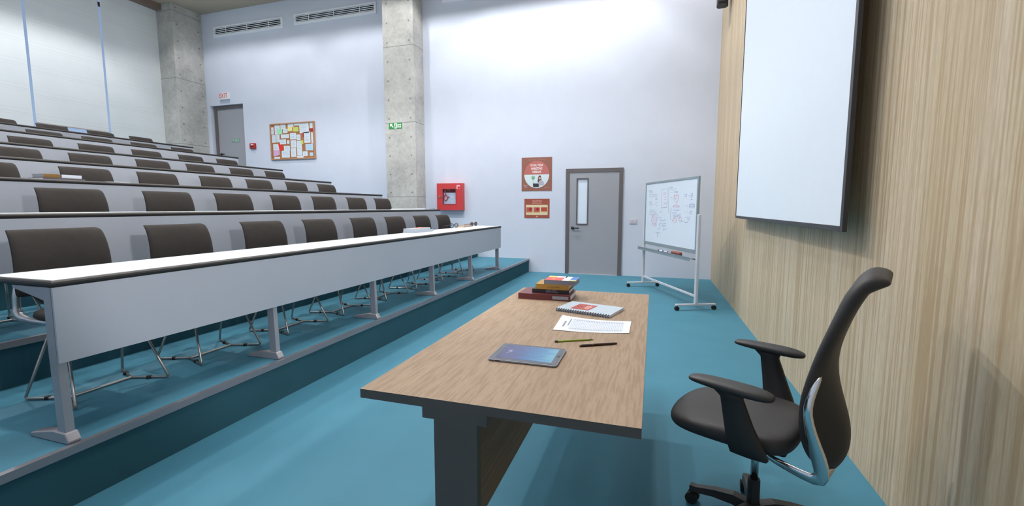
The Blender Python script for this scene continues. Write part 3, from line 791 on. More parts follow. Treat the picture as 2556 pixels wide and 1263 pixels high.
# ---- books on the desk
def book(name, x0, x1, y0, y1, z0, z1, cover, label, spine='front', pages=(226, 226, 232), ct=0.0025, rz=0.0):
    cx, cy = (x0 + x1) / 2, (y0 + y1) / 2; w, h = (x1 - x0) / 2, (y1 - y0) / 2
    t = thing(name, label, 'book', (cx, cy, z0), rz)
    H = z1 - z0
    bm = bmesh.new()
    box(bm, -w, w, -h, h, 0, ct); box(bm, -w, w, -h, h, H - ct, H); box(bm, -w, w, -h, -h + ct, ct, H - ct)
    obj('cover', bm, flat('cover_' + label[:14].replace(' ', '_'), cover, 0.4), t)
    obj('pages', B(-w + 0.004, w - 0.004, -h + ct, h - 0.004, ct, H - ct), flat('pages_%d' % pages[0], pages, 0.9), t)
    return t
ST = (PI / 2, 0, 0)
b1 = book('thick_book', -0.825, -0.483, 2.75, 2.972, 0.75, 0.787, (104, 48, 50), 'dark red thick book at the bottom of the stack on the teacher desk')
b1['group'] = 'books stacked on the teacher desk'
obj('spine_label', B(0.055, 0.158, -0.112, -0.1105, 0.009, 0.029), flat('spine_grey', (156, 160, 174)), b1)
obj('spine_mark', B(-0.115, -0.08, -0.1115, -0.1105, 0.014, 0.020), flat('spine_faint', (96, 62, 64)), b1)
b2 = book('black_book', -0.742, -0.498, 2.79, 2.985, 0.787, 0.813, (34, 30, 38), 'black book with two lines of spine lettering, second from the bottom of the stack')
b2['group'] = 'books stacked on the teacher desk'
textobj('spine_text', 'SUPPLY, DATA', 0.0105, flat('spine_text', (150, 150, 160)), b2, (0.005, -0.0982, 0.0185), ST)
textobj('spine_text', 'INSTITUTIONS', 0.0105, flat('spine_text', (150, 150, 160)), b2, (0.012, -0.0982, 0.0085), ST, sx=1.2)
b3 = book('yellow_book', -0.719, -0.502, 2.79, 2.985, 0.813, 0.847, (172, 130, 54), 'ochre yellow book, third from the bottom of the stack on the teacher desk')
b3['group'] = 'books stacked on the teacher desk'
textobj('spine_text', 'SUSTAINABLE ENERGY', 0.008, flat('spine_gold', (150, 120, 70)), b3, (0.01, -0.0982, 0.017), ST)
b4 = book('colourful_book', -0.663, -0.457, 2.79, 2.965, 0.847, 0.875, (122, 124, 136), 'colour-blocked book with red, yellow, white and blue squares on top of the stack', pages=(150, 152, 160))
b4['group'] = 'books stacked on the teacher desk'
zt = 0.028
def patch(x0, x1, y0, y1, c, nm): obj(nm, B(x0, x1, y0, y1, zt, zt + 0.0008), flat('patch_' + nm, c, 0.35), b4)
patch(-0.10, -0.043, 0.035, 0.085, (236, 206, 90), 'yellow_square'); patch(-0.043, 0.022, 0.03, 0.085, (240, 246, 252), 'white_strip')
patch(-0.10, 0.010, -0.085, 0.030, (226, 70, 50), 'red_square'); patch(0.012, 0.058, -0.085, 0.085, (240, 246, 252), 'white_square')
patch(0.060, 0.100, -0.05, 0.085, (60, 120, 200), 'blue_square'); patch(0.060, 0.100, -0.085, -0.05, (214, 222, 120), 'lime_square')
textobj('cover_letter', 'E', 0.07, flat('letter_pale', (250, 180, 160)), b4, (-0.045, -0.035, zt + 0.0012), (0, 0, -PI / 2 * 0), sx=0.9)

# ---- notebook
nb = thing('spiral_notebook', 'grey spiral notebook with a red label on its cover', 'notebook', (-0.335, 2.5475, TZ), math.radians(-15.5))
NT_ = 0.0155
obj('pages', B(-0.162, 0.162, -0.104, 0.112, 0.0015, NT_ - 0.0015), flat('pages_226', (226, 226, 232)), nb)
obj('cover', B(-0.164, 0.164, -0.112, 0.116, NT_ - 0.0015, NT_), flat('nb_cover', (186, 200, 212), 0.4), nb)
obj('back_cover', B(-0.164, 0.164, -0.112, 0.116, 0, 0.0015), flat('nb_cover', (186, 200, 212), 0.4), nb)
lb = obj('label_patch', B(-0.09, 0.022, -0.07, 0.07, NT_, NT_ + 0.0008), flat('nb_red', (164, 70, 62), 0.5), nb)
bm = bmesh.new()
for (u, v0, v1) in ((-0.012, -0.045, 0.055), (0.0, -0.045, 0.03), (-0.024, -0.03, 0.04)): box(bm, u, u + 0.006, v0, v1, NT_ + 0.0008, NT_ + 0.0012)
obj('label_text', bm, flat('nb_pale', (236, 184, 170)), lb)
bm = bmesh.new(); tube(bm, [(-0.062 + 0.016 * math.cos(a), 0.0 + 0.016 * math.sin(a), NT_ + 0.001) for a in [2 * PI * i / 16 for i in range(16)]], 0.0018, 6, closed=True)
obj('label_emblem', bm, flat('nb_orange', (206, 96, 70)), lb)
bm = bmesh.new()
for i in range(22):
    x = -0.155 + i * 0.0148
    tube(bm, [(x, -0.108 + 0.011 * math.cos(a), NT_ / 2 + 0.0018 + 0.0095 * math.sin(a) * 0.85) for a in [2 * PI * q / 12 for q in range(12)]], 0.0017, 5, closed=True)
o = obj('spiral_binding', bm, flat('spiral_dark', (66, 74, 88), 0.4, metal=0.3), nb)
o['kind'] = 'stuff'

# ---- printed sheet
pts = {'a': (-0.448, 2.076), 'b': (-0.460, 2.377), 'c': (-0.093, 2.348), 'd': (-0.093, 2.123)}
sh = thing('printed_sheet', 'white printed sheet with a ruled table lying on the teacher desk', 'paper', (-0.27, 2.24, TZ))
bm = bmesh.new(); n = 12; g = []
for i in range(n + 1):
    u = i / n; row = []
    for j in range(5):
        v = j / 4
        x = (1 - v) * (-0.448 + 0.355 * u) + v * (-0.460 + 0.367 * u)
        y = (1 - v) * (2.076 + 0.047 * u - 0.012 * math.sin(PI * u)) + v * (2.377 - 0.029 * u - 0.024 * math.sin(PI * u))
        row.append((x + 0.27, y - 2.24, 0.0012 + 0.004 * (1 - math.sin(PI * u)) * 0.6))
    g.append(row)
top = [[bm.verts.new(p) for p in r] for r in g]; bot = [[bm.verts.new((p[0], p[1], p[2] - 0.0006)) for p in r] for r in g]
for i in range(n):
    for j in range(4):
        bm.faces.new((top[i][j], top[i + 1][j], top[i + 1][j + 1], top[i][j + 1])); bm.faces.new((bot[i][j + 1], bot[i + 1][j + 1], bot[i + 1][j], bot[i][j]))
for i in range(n):
    bm.faces.new((bot[i][0], bot[i + 1][0], top[i + 1][0], top[i][0])); bm.faces.new((top[i][4], top[i + 1][4], bot[i + 1][4], bot[i][4]))
for j in range(4):
    bm.faces.new((top[0][j], top[0][j + 1], bot[0][j + 1], bot[0][j])); bm.faces.new((bot[n][j], bot[n][j + 1], top[n][j + 1], top[n][j]))
obj('sheet', bm, M['offwhite'], sh, smooth=False)
def sheet_pt(u, v, dz=0.0006):
    x = (1 - v) * (-0.448 + 0.355 * u) + v * (-0.460 + 0.367 * u)
    y = (1 - v) * (2.076 + 0.047 * u - 0.012 * math.sin(PI * u)) + v * (2.377 - 0.029 * u - 0.024 * math.sin(PI * u))
    return (x + 0.27, y - 2.24, 0.0012 + 0.004 * (1 - math.sin(PI * u)) * 0.6 + dz)
def ribbon(bm, p, w, across):
    P = [Vector(q) for q in p]
    L = [bm.verts.new(q + Vector(across) * w / 2) for q in P]; R_ = [bm.verts.new(q - Vector(across) * w / 2) for q in P]
    for i in range(len(P) - 1): bm.faces.new((L[i], L[i + 1], R_[i + 1], R_[i]))
bm = bmesh.new()
for i in range(31):
    u = 0.2 + 0.7 * i / 30; ribbon(bm, [sheet_pt(u, v) for v in (0.12, 0.5, 0.86)], 0.0012, (1, 0, 0))
for j in range(9):
    v = 0.12 + 0.74 * j / 8; ribbon(bm, [sheet_pt(0.2 + 0.7 * i / 12, v) for i in range(13)], 0.0018 if j in (0, 8) else 0.001, (0, 1, 0))
obj('ruled_table', bm, flat('table_ink', (160, 168, 186)), sh)
bm = bmesh.new()
for i in range(20):
    u = 0.21 + 0.7 * i / 20
    ribbon(bm, [sheet_pt(u, 0.80), sheet_pt(u + 0.018, 0.80)], 0.008, (0, 1, 0)); ribbon(bm, [sheet_pt(u, 0.17), sheet_pt(u + 0.02, 0.17)], 0.006, (0, 1, 0))
ribbon(bm, [sheet_pt(0.105, 0.25), sheet_pt(0.105, 0.62)], 0.009, (1, 0, 0)); ribbon(bm, [sheet_pt(0.165, 0.34), sheet_pt(0.165, 0.84)], 0.006, (1, 0, 0))
obj('printed_text', bm, M['ink'], sh)

# ---- pencil and pen
def stick(name, a, b, label, cat):
    ax, ay = a; bx, by = b; L = math.hypot(bx - ax, by - ay)
    return thing(name, label, cat, (ax, ay, TZ), math.atan2(by - ay, bx - ax)), L
t, L = stick('pencil', (-0.398, 1.885), (-0.237, 1.972), 'green pencil with a dark eraser end on the teacher desk', 'pencil')
r = 0.004
obj('barrel', tube(bmesh.new(), [(0.014, 0, r), (L - 0.018, 0, r)], r, 6), flat('pencil_green', (150, 172, 62), 0.4), t)
obj('eraser_end', tube(bmesh.new(), [(0, 0, r), (0.003, 0, r), (0.014, 0, r)], [r * .8, r * 1.25, r * 1.25], 10), flat('pencil_cap', (78, 64, 74)), t)
obj('tip', tube(bmesh.new(), [(L - 0.018, 0, r), (L - 0.004, 0, r), (L, 0, r)], [r, 0.0014, 0.0004], 8), flat('pencil_tip', (110, 100, 66)), t)
t, L = stick('pen', (-0.284, 1.854), (-0.134, 1.938), 'dark maroon pen with gold rings beside the pencil', 'pen')
r = 0.0052
obj('barrel', tube(bmesh.new(), [(0.006, 0, r), (L * .5, 0, r), (L - 0.008, 0, r), (L, 0, r)], [r, r * 1.05, r * .85, r * .6], 12), flat('pen_maroon', (52, 26, 28), 0.25), t, smooth=True)
obj('end_cap', tube(bmesh.new(), [(0, 0, r), (0.006, 0, r)], [r * .8, r], 12), flat('pen_gold', (130, 104, 44), 0.3, metal=0.7), t)
obj('ring', tube(bmesh.new(), [(L * .34, 0, r), (L * .34 + 0.003, 0, r)], r * 1.15, 12), flat('pen_gold', (130, 104, 44), 0.3, metal=0.7), t)

# ---- tablet
t = thing('tablet_computer', 'tablet computer with a blue screen lying on the teacher desk', 'tablet', (-0.462, 1.680, TZ))
hw, hh_, th = 0.137, 0.104, 0.0085
def rrect(w, h, r, n=5):
    out = []
    for (cx, cy, a0) in ((w - r, h - r, 0), (-w + r, h - r, PI / 2), (-w + r, -h + r, PI), (w - r, -h + r, 3 * PI / 2)):
        for i in range(n + 1): a = a0 + PI / 2 * i / n; out.append((cx + r * math.cos(a), cy + r * math.sin(a)))
    return out
bm = bmesh.new(); rp = rrect(hw, hh_, 0.014)
loft(bm, [[(p[0] * .985, p[1] * .98, 0.0) for p in rp], [(p[0], p[1], 0.003) for p in rp], [(p[0], p[1], th - 0.0006) for p in rp], [(p[0] * .992, p[1] * .99, th) for p in rp]])
obj('casing', bm, flat('tablet_alu', (150, 158, 172), 0.3, metal=0.6), t)
bm = prism(bmesh.new(), [(p[0] * .98, p[1] * .975) for p in rp], th, th + 0.0006, 'z')
gl = obj('glass_front', bm, flat('tablet_bezel', (84, 84, 88), 0.2), t)
sx0, sx1, sy0, sy1 = -0.112, 0.111, -0.08, 0.084
tm = NT('tablet_screen'); v = tm.obj(); x, y, z = tm.sep(v)
xn = tm.math('DIVIDE', tm.math('ADD', x, 0.112), 0.223)
wv = tm.noise(tm.obj((9, 40, 1)), 1.6, 3)
f = tm.math('ADD', xn, tm.math('MULTIPLY', tm.math('SUBTRACT', wv, 0.5), 0.55))
colr = tm.ramp(f, [(0.0, lin((78, 74, 124))), (0.3, lin((84, 96, 160))), (0.55, lin((70, 134, 196))), (0.8, lin((88, 170, 222))), (1.0, lin((130, 210, 240)))])
tm.l.new(colr, tm.b.inputs['Base Color']); tm.b.inputs['Roughness'].default_value = 0.15
tm.l.new(colr, tm.b.inputs['Emission Color']); tm.b.inputs['Emission Strength'].default_value = 0.55; tm.b.inputs['Base Color'].default_value = (0.02, 0.02, 0.03, 1)
for lk in list(tm.l):
    if lk.to_socket == tm.b.inputs['Base Color']: tm.l.remove(lk)
obj('display', B(sx0, sx1, sy0, sy1, th + 0.0006, th + 0.001), tm.m, gl)
clk = flat('clock_white', (190, 190, 226))
textobj('clock', '7:06', 0.028, clk, gl, (-0.075, 0.0, th + 0.0013), (0, 0, PI / 2), ext=0.0001)
textobj('status_icon', 'o', 0.008, clk, gl, (-0.106, 0.055, th + 0.0013), (0, 0, PI / 2), ext=0.0001)
bm = bmesh.new(); box(bm, 0.118, 0.128, -0.009, 0.009, th + 0.0006, th + 0.001, bev=0.0001); obj('home_button', bm, flat('home_dark', (40, 42, 48)), gl)
bm = bmesh.new(); cyl(bm, (-0.115, -hh_ - 0.0004, 0.0045), (-0.115, -hh_ + 0.002, 0.0045), 0.002, 10); box(bm, -0.104, -0.085, -hh_ - 0.0005, -hh_ + 0.002, 0.003, 0.006)
obj('side_buttons', bm, M['dark'], t)

# ================================================================== ITEMS ON THE DESK ROWS
Z0 = 1.021
def slab(name, x0, x1, y0, y1, z0, z1, c, pg, label, grp=None):
    o = book(name, x0, x1, y0, y1, z0, z1, c, label, pages=pg, ct=0.003)
    if grp: o['group'] = grp
    return o
def slab_r(name, cx, cy, w, d, z0, z1, c, pg, label, grp=None, rz=PI / 2):
    """book with its spine side turned towards the front of the room"""
    o = book(name, cx - w / 2, cx + w / 2, cy - d / 2, cy + d / 2, z0, z1, c, label, pages=pg, ct=0.003, rz=rz)
    if grp: o['group'] = grp
    return o
slab_r('grey_book', -2.90, 5.17, 0.50, 0.17, Z0, Z0 + 0.026, (176, 182, 194), (196, 200, 210), 'wide pale grey book lying on the front desk row', 'books on the front desk row')
b = slab_r('grey_book', -2.90, 5.13, 0.42, 0.16, Z0 + 0.026, Z0 + 0.054, (184, 190, 202), (200, 204, 214), 'pale grey book with an orange patch on top of the wide grey one', 'books on the front desk row')
obj('orange_patch', B(-0.02, 0.14, -0.06, 0.06, 0.028, 0.030), flat('orange_patch', (214, 130, 90)), b)
def glasses(name, loc, rz, rim, lens, label):
    t = thing(name, label, 'glasses', loc, rz)
    bm = bmesh.new()
    for s in (-1, 1):
        tube(bm, [(0.0, s * 0.085 + 0.062 * math.cos(a), 0.038 + 0.032 * math.sin(a)) for a in [2 * PI * i / 18 for i in range(18)]], 0.005, 6, closed=True)
    tube(bm, [(0, -0.025, 0.045), (0.004, 0, 0.052), (0, 0.025, 0.045)], 0.005, 6)
    obj('rims', bm, rim, t, smooth=True)
    for s in (-1, 1):
        bm = bmesh.new(); tube(bm, [(0, s * 0.147, 0.045), (-0.11, s * 0.145, 0.035), (-0.16, s * 0.14, 0.006)], 0.0045, 6)
        obj('temple', bm, rim, t, smooth=True)
        bm = bmesh.new(); loft(bm, [[(dx, s * 0.085 + 0.059 * math.cos(a), 0.038 + 0.029 * math.sin(a)) for a in [2 * PI * i / 18 for i in range(18)]] for dx in (-0.001, 0.001)])
        obj('lens', bm, lens, t)
    return t
glasses('eyeglasses', (-2.95, 6.36, Z0), 0, flat('rim_dark', (40, 44, 62)), M['glass'], 'dark-rimmed eyeglasses standing on the front desk row near its far end')
t = slab_r('beige_book', -2.95, 6.72, 0.30, 0.16, Z0, Z0 + 0.030, (176, 152, 132), (206, 190, 174), 'beige book lying between the eyeglasses and the sunglasses')
glasses('sunglasses', (-2.90, 7.04, Z0), 0, flat('rim_brown', (86, 70, 60)), flat('lens_brown', (74, 60, 54), 0.2), 'brown sunglasses at the far end of the front desk row')
Z1_ = 1.3046
tag(obj('loose_sheet', B(-0.10, 0.10, -0.38, 0.38, 0, 0.012), M['offwhite'], loc=(-3.93, 6.68, Z1_)), 'flat white papers lying on the second desk row near its far end', 'paper')
slab_r('grey_book', -3.95, 7.30, 0.40, 0.18, Z1_, Z1_ + 0.022, (170, 174, 184), (190, 194, 200), 'grey book at the far end of the second desk row')
Z2_ = 1.576
slab_r('dark_book', -5.10, 2.64, 0.30, 0.20, Z2_, Z2_ + 0.022, (70, 66, 70), (188, 190, 196), 'dark-covered book under the gold one on the third desk row')
slab_r('gold_book', -5.10, 2.56, 0.11, 0.17, Z2_ + 0.022, Z2_ + 0.053, (120, 86, 30), (150, 110, 50), 'gold-brown book on the dark one on the third desk row')
slab_r('white_book', -5.10, 2.70, 0.145, 0.17, Z2_ + 0.022, Z2_ + 0.053, (196, 200, 212), (206, 210, 220), 'white book beside the gold-brown one on the third desk row')
tag(obj('loose_sheet', B(-0.06, 0.06, -0.10, 0.10, 0, 0.006), M['offwhite'], loc=(-4.99, 3.02, Z2_)), 'small white sheet on the third desk row right of the gold and white books', 'paper')

# ================================================================== MOBILE WHITEBOARD
A_, B_ = Vector((-0.138, 7.83, 0)), Vector((0.56, 6.22, 0))
d = (B_ - A_).normalized(); mid = (A_ + B_) / 2; LW = (B_ - A_).length
# local x runs along the board (left to right as seen), local y points away from the viewer
t = thing('mobile_whiteboard', 'white mobile whiteboard on castors with red and blue handwriting', 'whiteboard', (mid.x, mid.y, 0), math.atan2(d.y, d.x))
# viewer is at local -y side? flip so that the writing faces the camera
camv = Matrix.Rotation(-math.atan2(d.y, d.x), 3, 'Z') @ Vector((-mid.x, -mid.y, 0))
S = -1 if camv.y < 0 else 1      # sign of the face side
h = LW / 2; bx = h - 0.028
bz0, bz1, fr_ = 0.735, 1.742, 0.032
bm = bmesh.new()
for (x0, x1, z0, z1) in ((-bx, -bx + fr_, bz0, bz1), (bx - fr_, bx, bz0, bz1), (-bx + fr_, bx - fr_, bz0, bz0 + fr_ + 0.02), (-bx + fr_, bx - fr_, bz1 - fr_, bz1)):
    box(bm, x0, x1, -0.014, 0.014, z0, z1, bev=0.003)
obj('board_frame', bm, M['board_frame'], t)
face = obj('writing_surface', B(-bx + fr_ - .002, bx - fr_ + .002, -0.008, 0.008, bz0 + fr_ + .018, bz1 - fr_ + .002), flat('board_white', (226, 236, 248), 0.25), t)
# handwriting, from the crop of the board (1010x1263 px, surface 65..880 x 5..1030)
def bp(px, py):
    u = (px - 70) / 800.0
    top_ = 10 - 18 * u; bot_ = 880 + 150 * u
    # perspective: nearer end is larger
    uu = u / (u + (1 - u) * 1.0)
    k = uu * 1.27 / (1 + 0.27 * uu)          # foreshortening towards the far (left) end
    v = (py - top_) / (bot_ - top_)
    return (-bx + fr_ + k * (2 * bx - 2 * fr_), bz1 - fr_ - v * (bz1 - bz0 - 2 * fr_ - 0.02))
YFc = S * 0.0085
def scribble(bm, px0, py0, px1, py1, amp, w=0.0042, step=9):
    n = max(2, int(math.hypot(px1 - px0, py1 - py0) / step)); pts = []
    for i in range(n + 1):
        u = i / n; q = random.uniform(-1, 1) * amp
        x, z = bp(px0 + (px1 - px0) * u + random.uniform(-2, 2), py0 + (py1 - py0) * u + q); pts.append((x, YFc, z))
    tube(bm, pts, w / 2, 4)
def stroke(bm, P, w=0.004): tube(bm, [(bp(*p)[0], YFc, bp(*p)[1]) for p in P], w / 2, 4)
blue, red, grey = bmesh.new(), bmesh.new(), bmesh.new()
for (a, b, c_) in ((105, 105, 165), (105, 120, 165), (108, 135, 170)): scribble(grey, a, b, c_, b, 5)
for (a, b, c_) in ((115, 165, 245), (115, 195, 245), (125, 405, 210), (125, 435, 232), (125, 468, 250), (115, 275, 160), (115, 295, 160), (120, 315, 160)): scribble(grey, a, b, c_, b + 2, 7, step=11)
stroke(grey, [(140, 350), (170, 345)]); stroke(grey, [(270, 525), (320, 522)])
for (a, b, c_) in ((210, 232, 245), (210, 245, 242), (180, 318, 205), (215, 300, 245), (220, 340, 255)): scribble(red, a, b, c_, b, 8)
stroke(red, [(315, 105), (412, 95), (408, 372), (310, 378), (315, 105)], 0.0035); scribble(grey, 310, 382, 405, 378, 5)
for (a, b, c_) in ((338, 150, 378), (340, 180, 378), (352, 232, 385), (352, 262, 385), (345, 295, 400), (345, 322, 400)): scribble(red, a, b, c_, b, 9)
for (a, b, c_) in ((170, 495, 235), (170, 520, 240), (170, 545, 240), (172, 575, 245), (172, 612, 245), (180, 640, 235)): scribble(red, a, b, c_, b, 10)
def ring_(bm, cx, cy, rx, ry, w=0.0035): stroke(bm, [(cx + rx * math.cos(2 * PI * i / 16), cy + ry * math.sin(2 * PI * i / 16)) for i in range(17)], w)
ring_(red, 205, 555, 42, 85); ring_(red, 210, 632, 38, 26); ring_(red, 545, 250, 40, 55); ring_(red, 548, 375, 52, 22)
ring_(red, 530, 585, 35, 32); ring_(red, 620, 578, 25, 36)
for (a, b, c_) in ((285, 570, 385), (285, 620, 400), (330, 660, 395), (345, 715, 405), (260, 700, 290), (285, 440, 315)): scribble(blue, a, b, c_, b + 3, 14)
stroke(blue, [(255, 480), (262, 560)]); stroke(blue, [(300, 620), (302, 700)]); stroke(grey, [(230, 755), (300, 762)], .005); stroke(grey, [(262, 770), (262, 830)])
stroke(grey, [(425, 60), (425, 470)], 0.003)
for (a, b, c_) in ((440, 88, 480), (450, 95, 485)): scribble(grey, a, b, c_, b, 7)
for (a, b, c_) in ((460, 125, 490), (460, 160, 485), (505, 115, 545), (505, 150, 570), (510, 165, 565), (505, 430, 615), (490, 468, 560), (500, 500, 625), (500, 520, 620)): scribble(blue, a, b, c_, b + 4, 9)
for (a, b, c_) in ((500, 205, 580), (505, 232, 585), (512, 260, 580), (500, 372, 595), (500, 545, 555), (580, 545, 640), (505, 590, 555), (605, 585, 640)): scribble(red, a, b, c_, b + 3, 10)
stroke(blue, [(455, 235), (480, 235)]); stroke(grey, [(550, 300), (552, 345)]); stroke(blue, [(470, 390), (458, 450), (465, 560), (490, 575)], .003)
for (a, b, c_) in ((670, 205, 710), (672, 235, 710), (740, 225, 750), (765, 195, 800), (768, 225, 800), (768, 255, 800), (770, 290, 800), (710, 370, 735), (755, 365, 835), (755, 395, 835), (715, 470, 745), (760, 460, 805), (760, 490, 800), (725, 540, 770), (730, 570, 765)): scribble(blue, a, b, c_, b + 2, 12)
stroke(blue, [(675, 378), (695, 378)]); stroke(blue, [(675, 468), (690, 468)]); stroke(blue, [(685, 545), (705, 545)]); ring_(blue, 795, 380, 42, 34)
stroke(blue, [(745, 610), (710, 620), (660, 598), (675, 610)], .005)
obj('blue_handwriting', blue, flat('marker_blue', (136, 142, 190), 0.6), face)
obj('red_handwriting', red, flat('marker_red', (214, 150, 164), 0.6), face)
obj('grey_handwriting', grey, flat('marker_grey', (136, 148, 168), 0.6), face)
# posts, feet, castors, rails, tray
for s in (-1, 1):
    x = s * (h + 0.0)
    obj('post', B(x - 0.024, x + 0.024, -0.018, 0.018, 0.085, 1.25, bev=0.006), M['stand'], t)
    ft = obj('foot', B(x - 0.02, x + 0.02, -0.275, 0.275, 0.058, 0.085, bev=0.006), M['stand'], t)
    for q in (-1, 1):
        bm = bmesh.new(); yy = q * 0.255
        cyl(bm, (x - 0.020, yy, 0.027), (x + 0.020, yy, 0.027), 0.027, 18); box(bm, x - 0.012, x + 0.012, yy - 0.012, yy + 0.012, 0.04, 0.058)
        obj('castor', bm, M['rubber'], t)
obj('lower_rail', B(-h + 0.024, h - 0.024, -0.012, 0.012, 0.165, 0.195, bev=0.004), M['stand'], t)
bm = bmesh.new()
y0, y1 = (S * 0.10, S * 0.0) if S < 0 else (0.0, 0.10)
box(bm, -h - 0.03, h - 0.03, min(0, S * 0.095), max(0, S * 0.095), 0.672, 0.678)
box(bm, -h - 0.03, h - 0.03, min(S * 0.090, S * 0.095), max(S * 0.090, S * 0.095), 0.640, 0.690)
obj('pen_tray', bm, M['board_frame'], t)
bm = bmesh.new(); box(bm, -h + 0.024, h - 0.024, -0.010, 0.010, 0.655, 0.672); obj('tray_rail', bm, M['board_frame'], t)
TM = Matrix.Translation((mid.x, mid.y, 0)) @ Matrix.Rotation(math.atan2(d.y, d.x), 4, 'Z')
rz = math.atan2(d.y, d.x)
def on_tray(lx, ly): p = TM @ Vector((lx, ly, 0)); return (p.x, p.y, 0.678)
for (lx, ly, a, cc, lab) in ((-0.13, 0.05, 0.05, (36, 36, 40), 'black-capped whiteboard marker lying on the whiteboard tray'), (-0.02, 0.03, 0.12, (60, 70, 180), 'blue-capped whiteboard marker lying on the whiteboard tray')):
    m_ = thing('board_marker', lab, 'marker', on_tray(lx, S * ly), rz + a, 'markers on the whiteboard tray')
    obj('barrel', tube(bmesh.new(), [(-0.02, 0, 0.009), (0.07, 0, 0.009)], 0.009, 12), M['white'], m_, smooth=False)
    obj('cap', tube(bmesh.new(), [(-0.065, 0, 0.0095), (-0.02, 0, 0.0095)], 0.0098, 12), flat('cap_%d' % cc[2], cc, 0.4), m_)
    obj('end_plug', tube(bmesh.new(), [(0.07, 0, 0.009), (0.078, 0, 0.009)], 0.007, 12), flat('cap_%d' % cc[2], cc, 0.4), m_)
e = thing('board_eraser', 'brown board eraser on the whiteboard tray right of the markers', 'eraser', on_tray(0.38, S * 0.045), rz)
obj('felt_pad', B(-0.12, 0.12, -0.028, 0.028, 0, 0.018, bev=0.004), flat('felt_dark', (96, 56, 52)), e)
bm = bmesh.new(); loft(bm, [[(p[0], p[1], 0.018) for p in rrect(0.12, 0.03, 0.02)], [(p[0] * 1.02, p[1] * 1.05, 0.036) for p in rrect(0.12, 0.03, 0.02)], [(p[0] * .92, p[1] * .8, 0.045) for p in rrect(0.12, 0.03, 0.02)]])
obj('wooden_grip', bm, flat('eraser_brown', (150, 90, 78)), e, smooth=False)

# ================================================================== OFFICE CHAIR (local: +x forward, y lateral)
oc = thing('office_chair', 'black office armchair with chrome back supports beside the teacher desk', 'office chair', (0.44, 1.99, 0), math.radians(180 - 24))
# after this rotation local +y points away from (far side) with negative sign: FAR = -1
FAR = -1
def oc_back():
    rows = [ # z, a_edge, a_centre, halfwidth, thickness
        (0.385, -0.250, -0.262, 0.10, 0.016), (0.42, -0.225, -0.283, 0.150, 0.02), (0.47, -0.190, -0.292, 0.190, 0.026), (0.54, -0.172, -0.285, 0.212, 0.032),
        (0.61, -0.165, -0.262, 0.218, 0.036), (0.69, -0.170, -0.235, 0.212, 0.040), (0.77, -0.192, -0.222, 0.200, 0.044), (0.85, -0.216, -0.232, 0.196, 0.046),
        (0.93, -0.244, -0.254, 0.196, 0.048), (1.00, -0.270, -0.276, 0.194, 0.052), (1.055, -0.292, -0.296, 0.190, 0.062), (1.095, -0.318, -0.320, 0.184, 0.070),
        (1.108, -0.352, -0.352, 0.172, 0.056), (1.106, -0.380, -0.380, 0.155, 0.030)]
    bm = bmesh.new(); nb_ = 10; F, Rr = [], []
    for i, (z, ae, ac, hw_, th_) in enumerate(rows):
        f, r = [], []
        for j in range(nb_ + 1):
            u = -1 + 2 * j / nb_; a = ac + (ae - ac) * abs(u) ** 2.4; e_ = th_ * (0.5 if abs(u) < .99 else .3)
            if i >= 11:    # headrest top curls back: thickness goes vertical
                f.append(bm.verts.new((a + e_ * .45, u * hw_, z + e_ * .6))); r.append(bm.verts.new((a - e_ * .3, u * hw_, z - e_ * 1.0)))
            else:
                f.append(bm.verts.new((a + e_, u * hw_, z))); r.append(bm.verts.new((a - e_, u * hw_, z)))
        F.append(f); Rr.append(r)
    n_ = len(rows)
    for i in range(n_ - 1):
        for j in range(nb_):
            bm.faces.new((F[i][j], F[i][j + 1], F[i + 1][j + 1], F[i + 1][j])); bm.faces.new((Rr[i][j + 1], Rr[i][j], Rr[i + 1][j], Rr[i + 1][j + 1]))
        bm.faces.new((Rr[i][0], F[i][0], F[i + 1][0], Rr[i + 1][0])); bm.faces.new((F[i][nb_], Rr[i][nb_], Rr[i + 1][nb_], F[i + 1][nb_]))
    for j in range(nb_):
        bm.faces.new((F[0][j + 1], F[0][j], Rr[0][j], Rr[0][j + 1])); bm.faces.new((F[-1][j], F[-1][j + 1], Rr[-1][j + 1], Rr[-1][j]))
    return bm
o = obj('backrest', oc_back(), M['office_fabric'], oc); subsurf(o, 2)
# seat
bm = bmesh.new()
prof_ = [(0.318, -.66), (0.338, 0), (0.318, .66), (0.265, .94), (0.15, 1.0), (0.0, 1.0), (-0.10, .93), (-0.155, .72), (-0.165, 0), (-0.155, -.72), (-0.10, -.93), (0.0, -1), (0.15, -1), (0.265, -.94)]
def sr(s, z, front_drop): return [(0.07 + (a - 0.07) * s, 0.245 * s * v, z - (front_drop if a > 0.25 else front_drop * .35 if a > 0.12 else 0)) for a, v in prof_]
loft(bm, [sr(0.86, 0.425, 0.0), sr(0.97, 0.44, 0.005), sr(1.0, 0.468, 0.012), sr(0.975, 0.497, 0.024), sr(0.86, 0.510, 0.020), sr(0.45, 0.500, 0.0)])
o = obj('seat', bm, M['office_fabric'], oc); subsurf(o, 2)
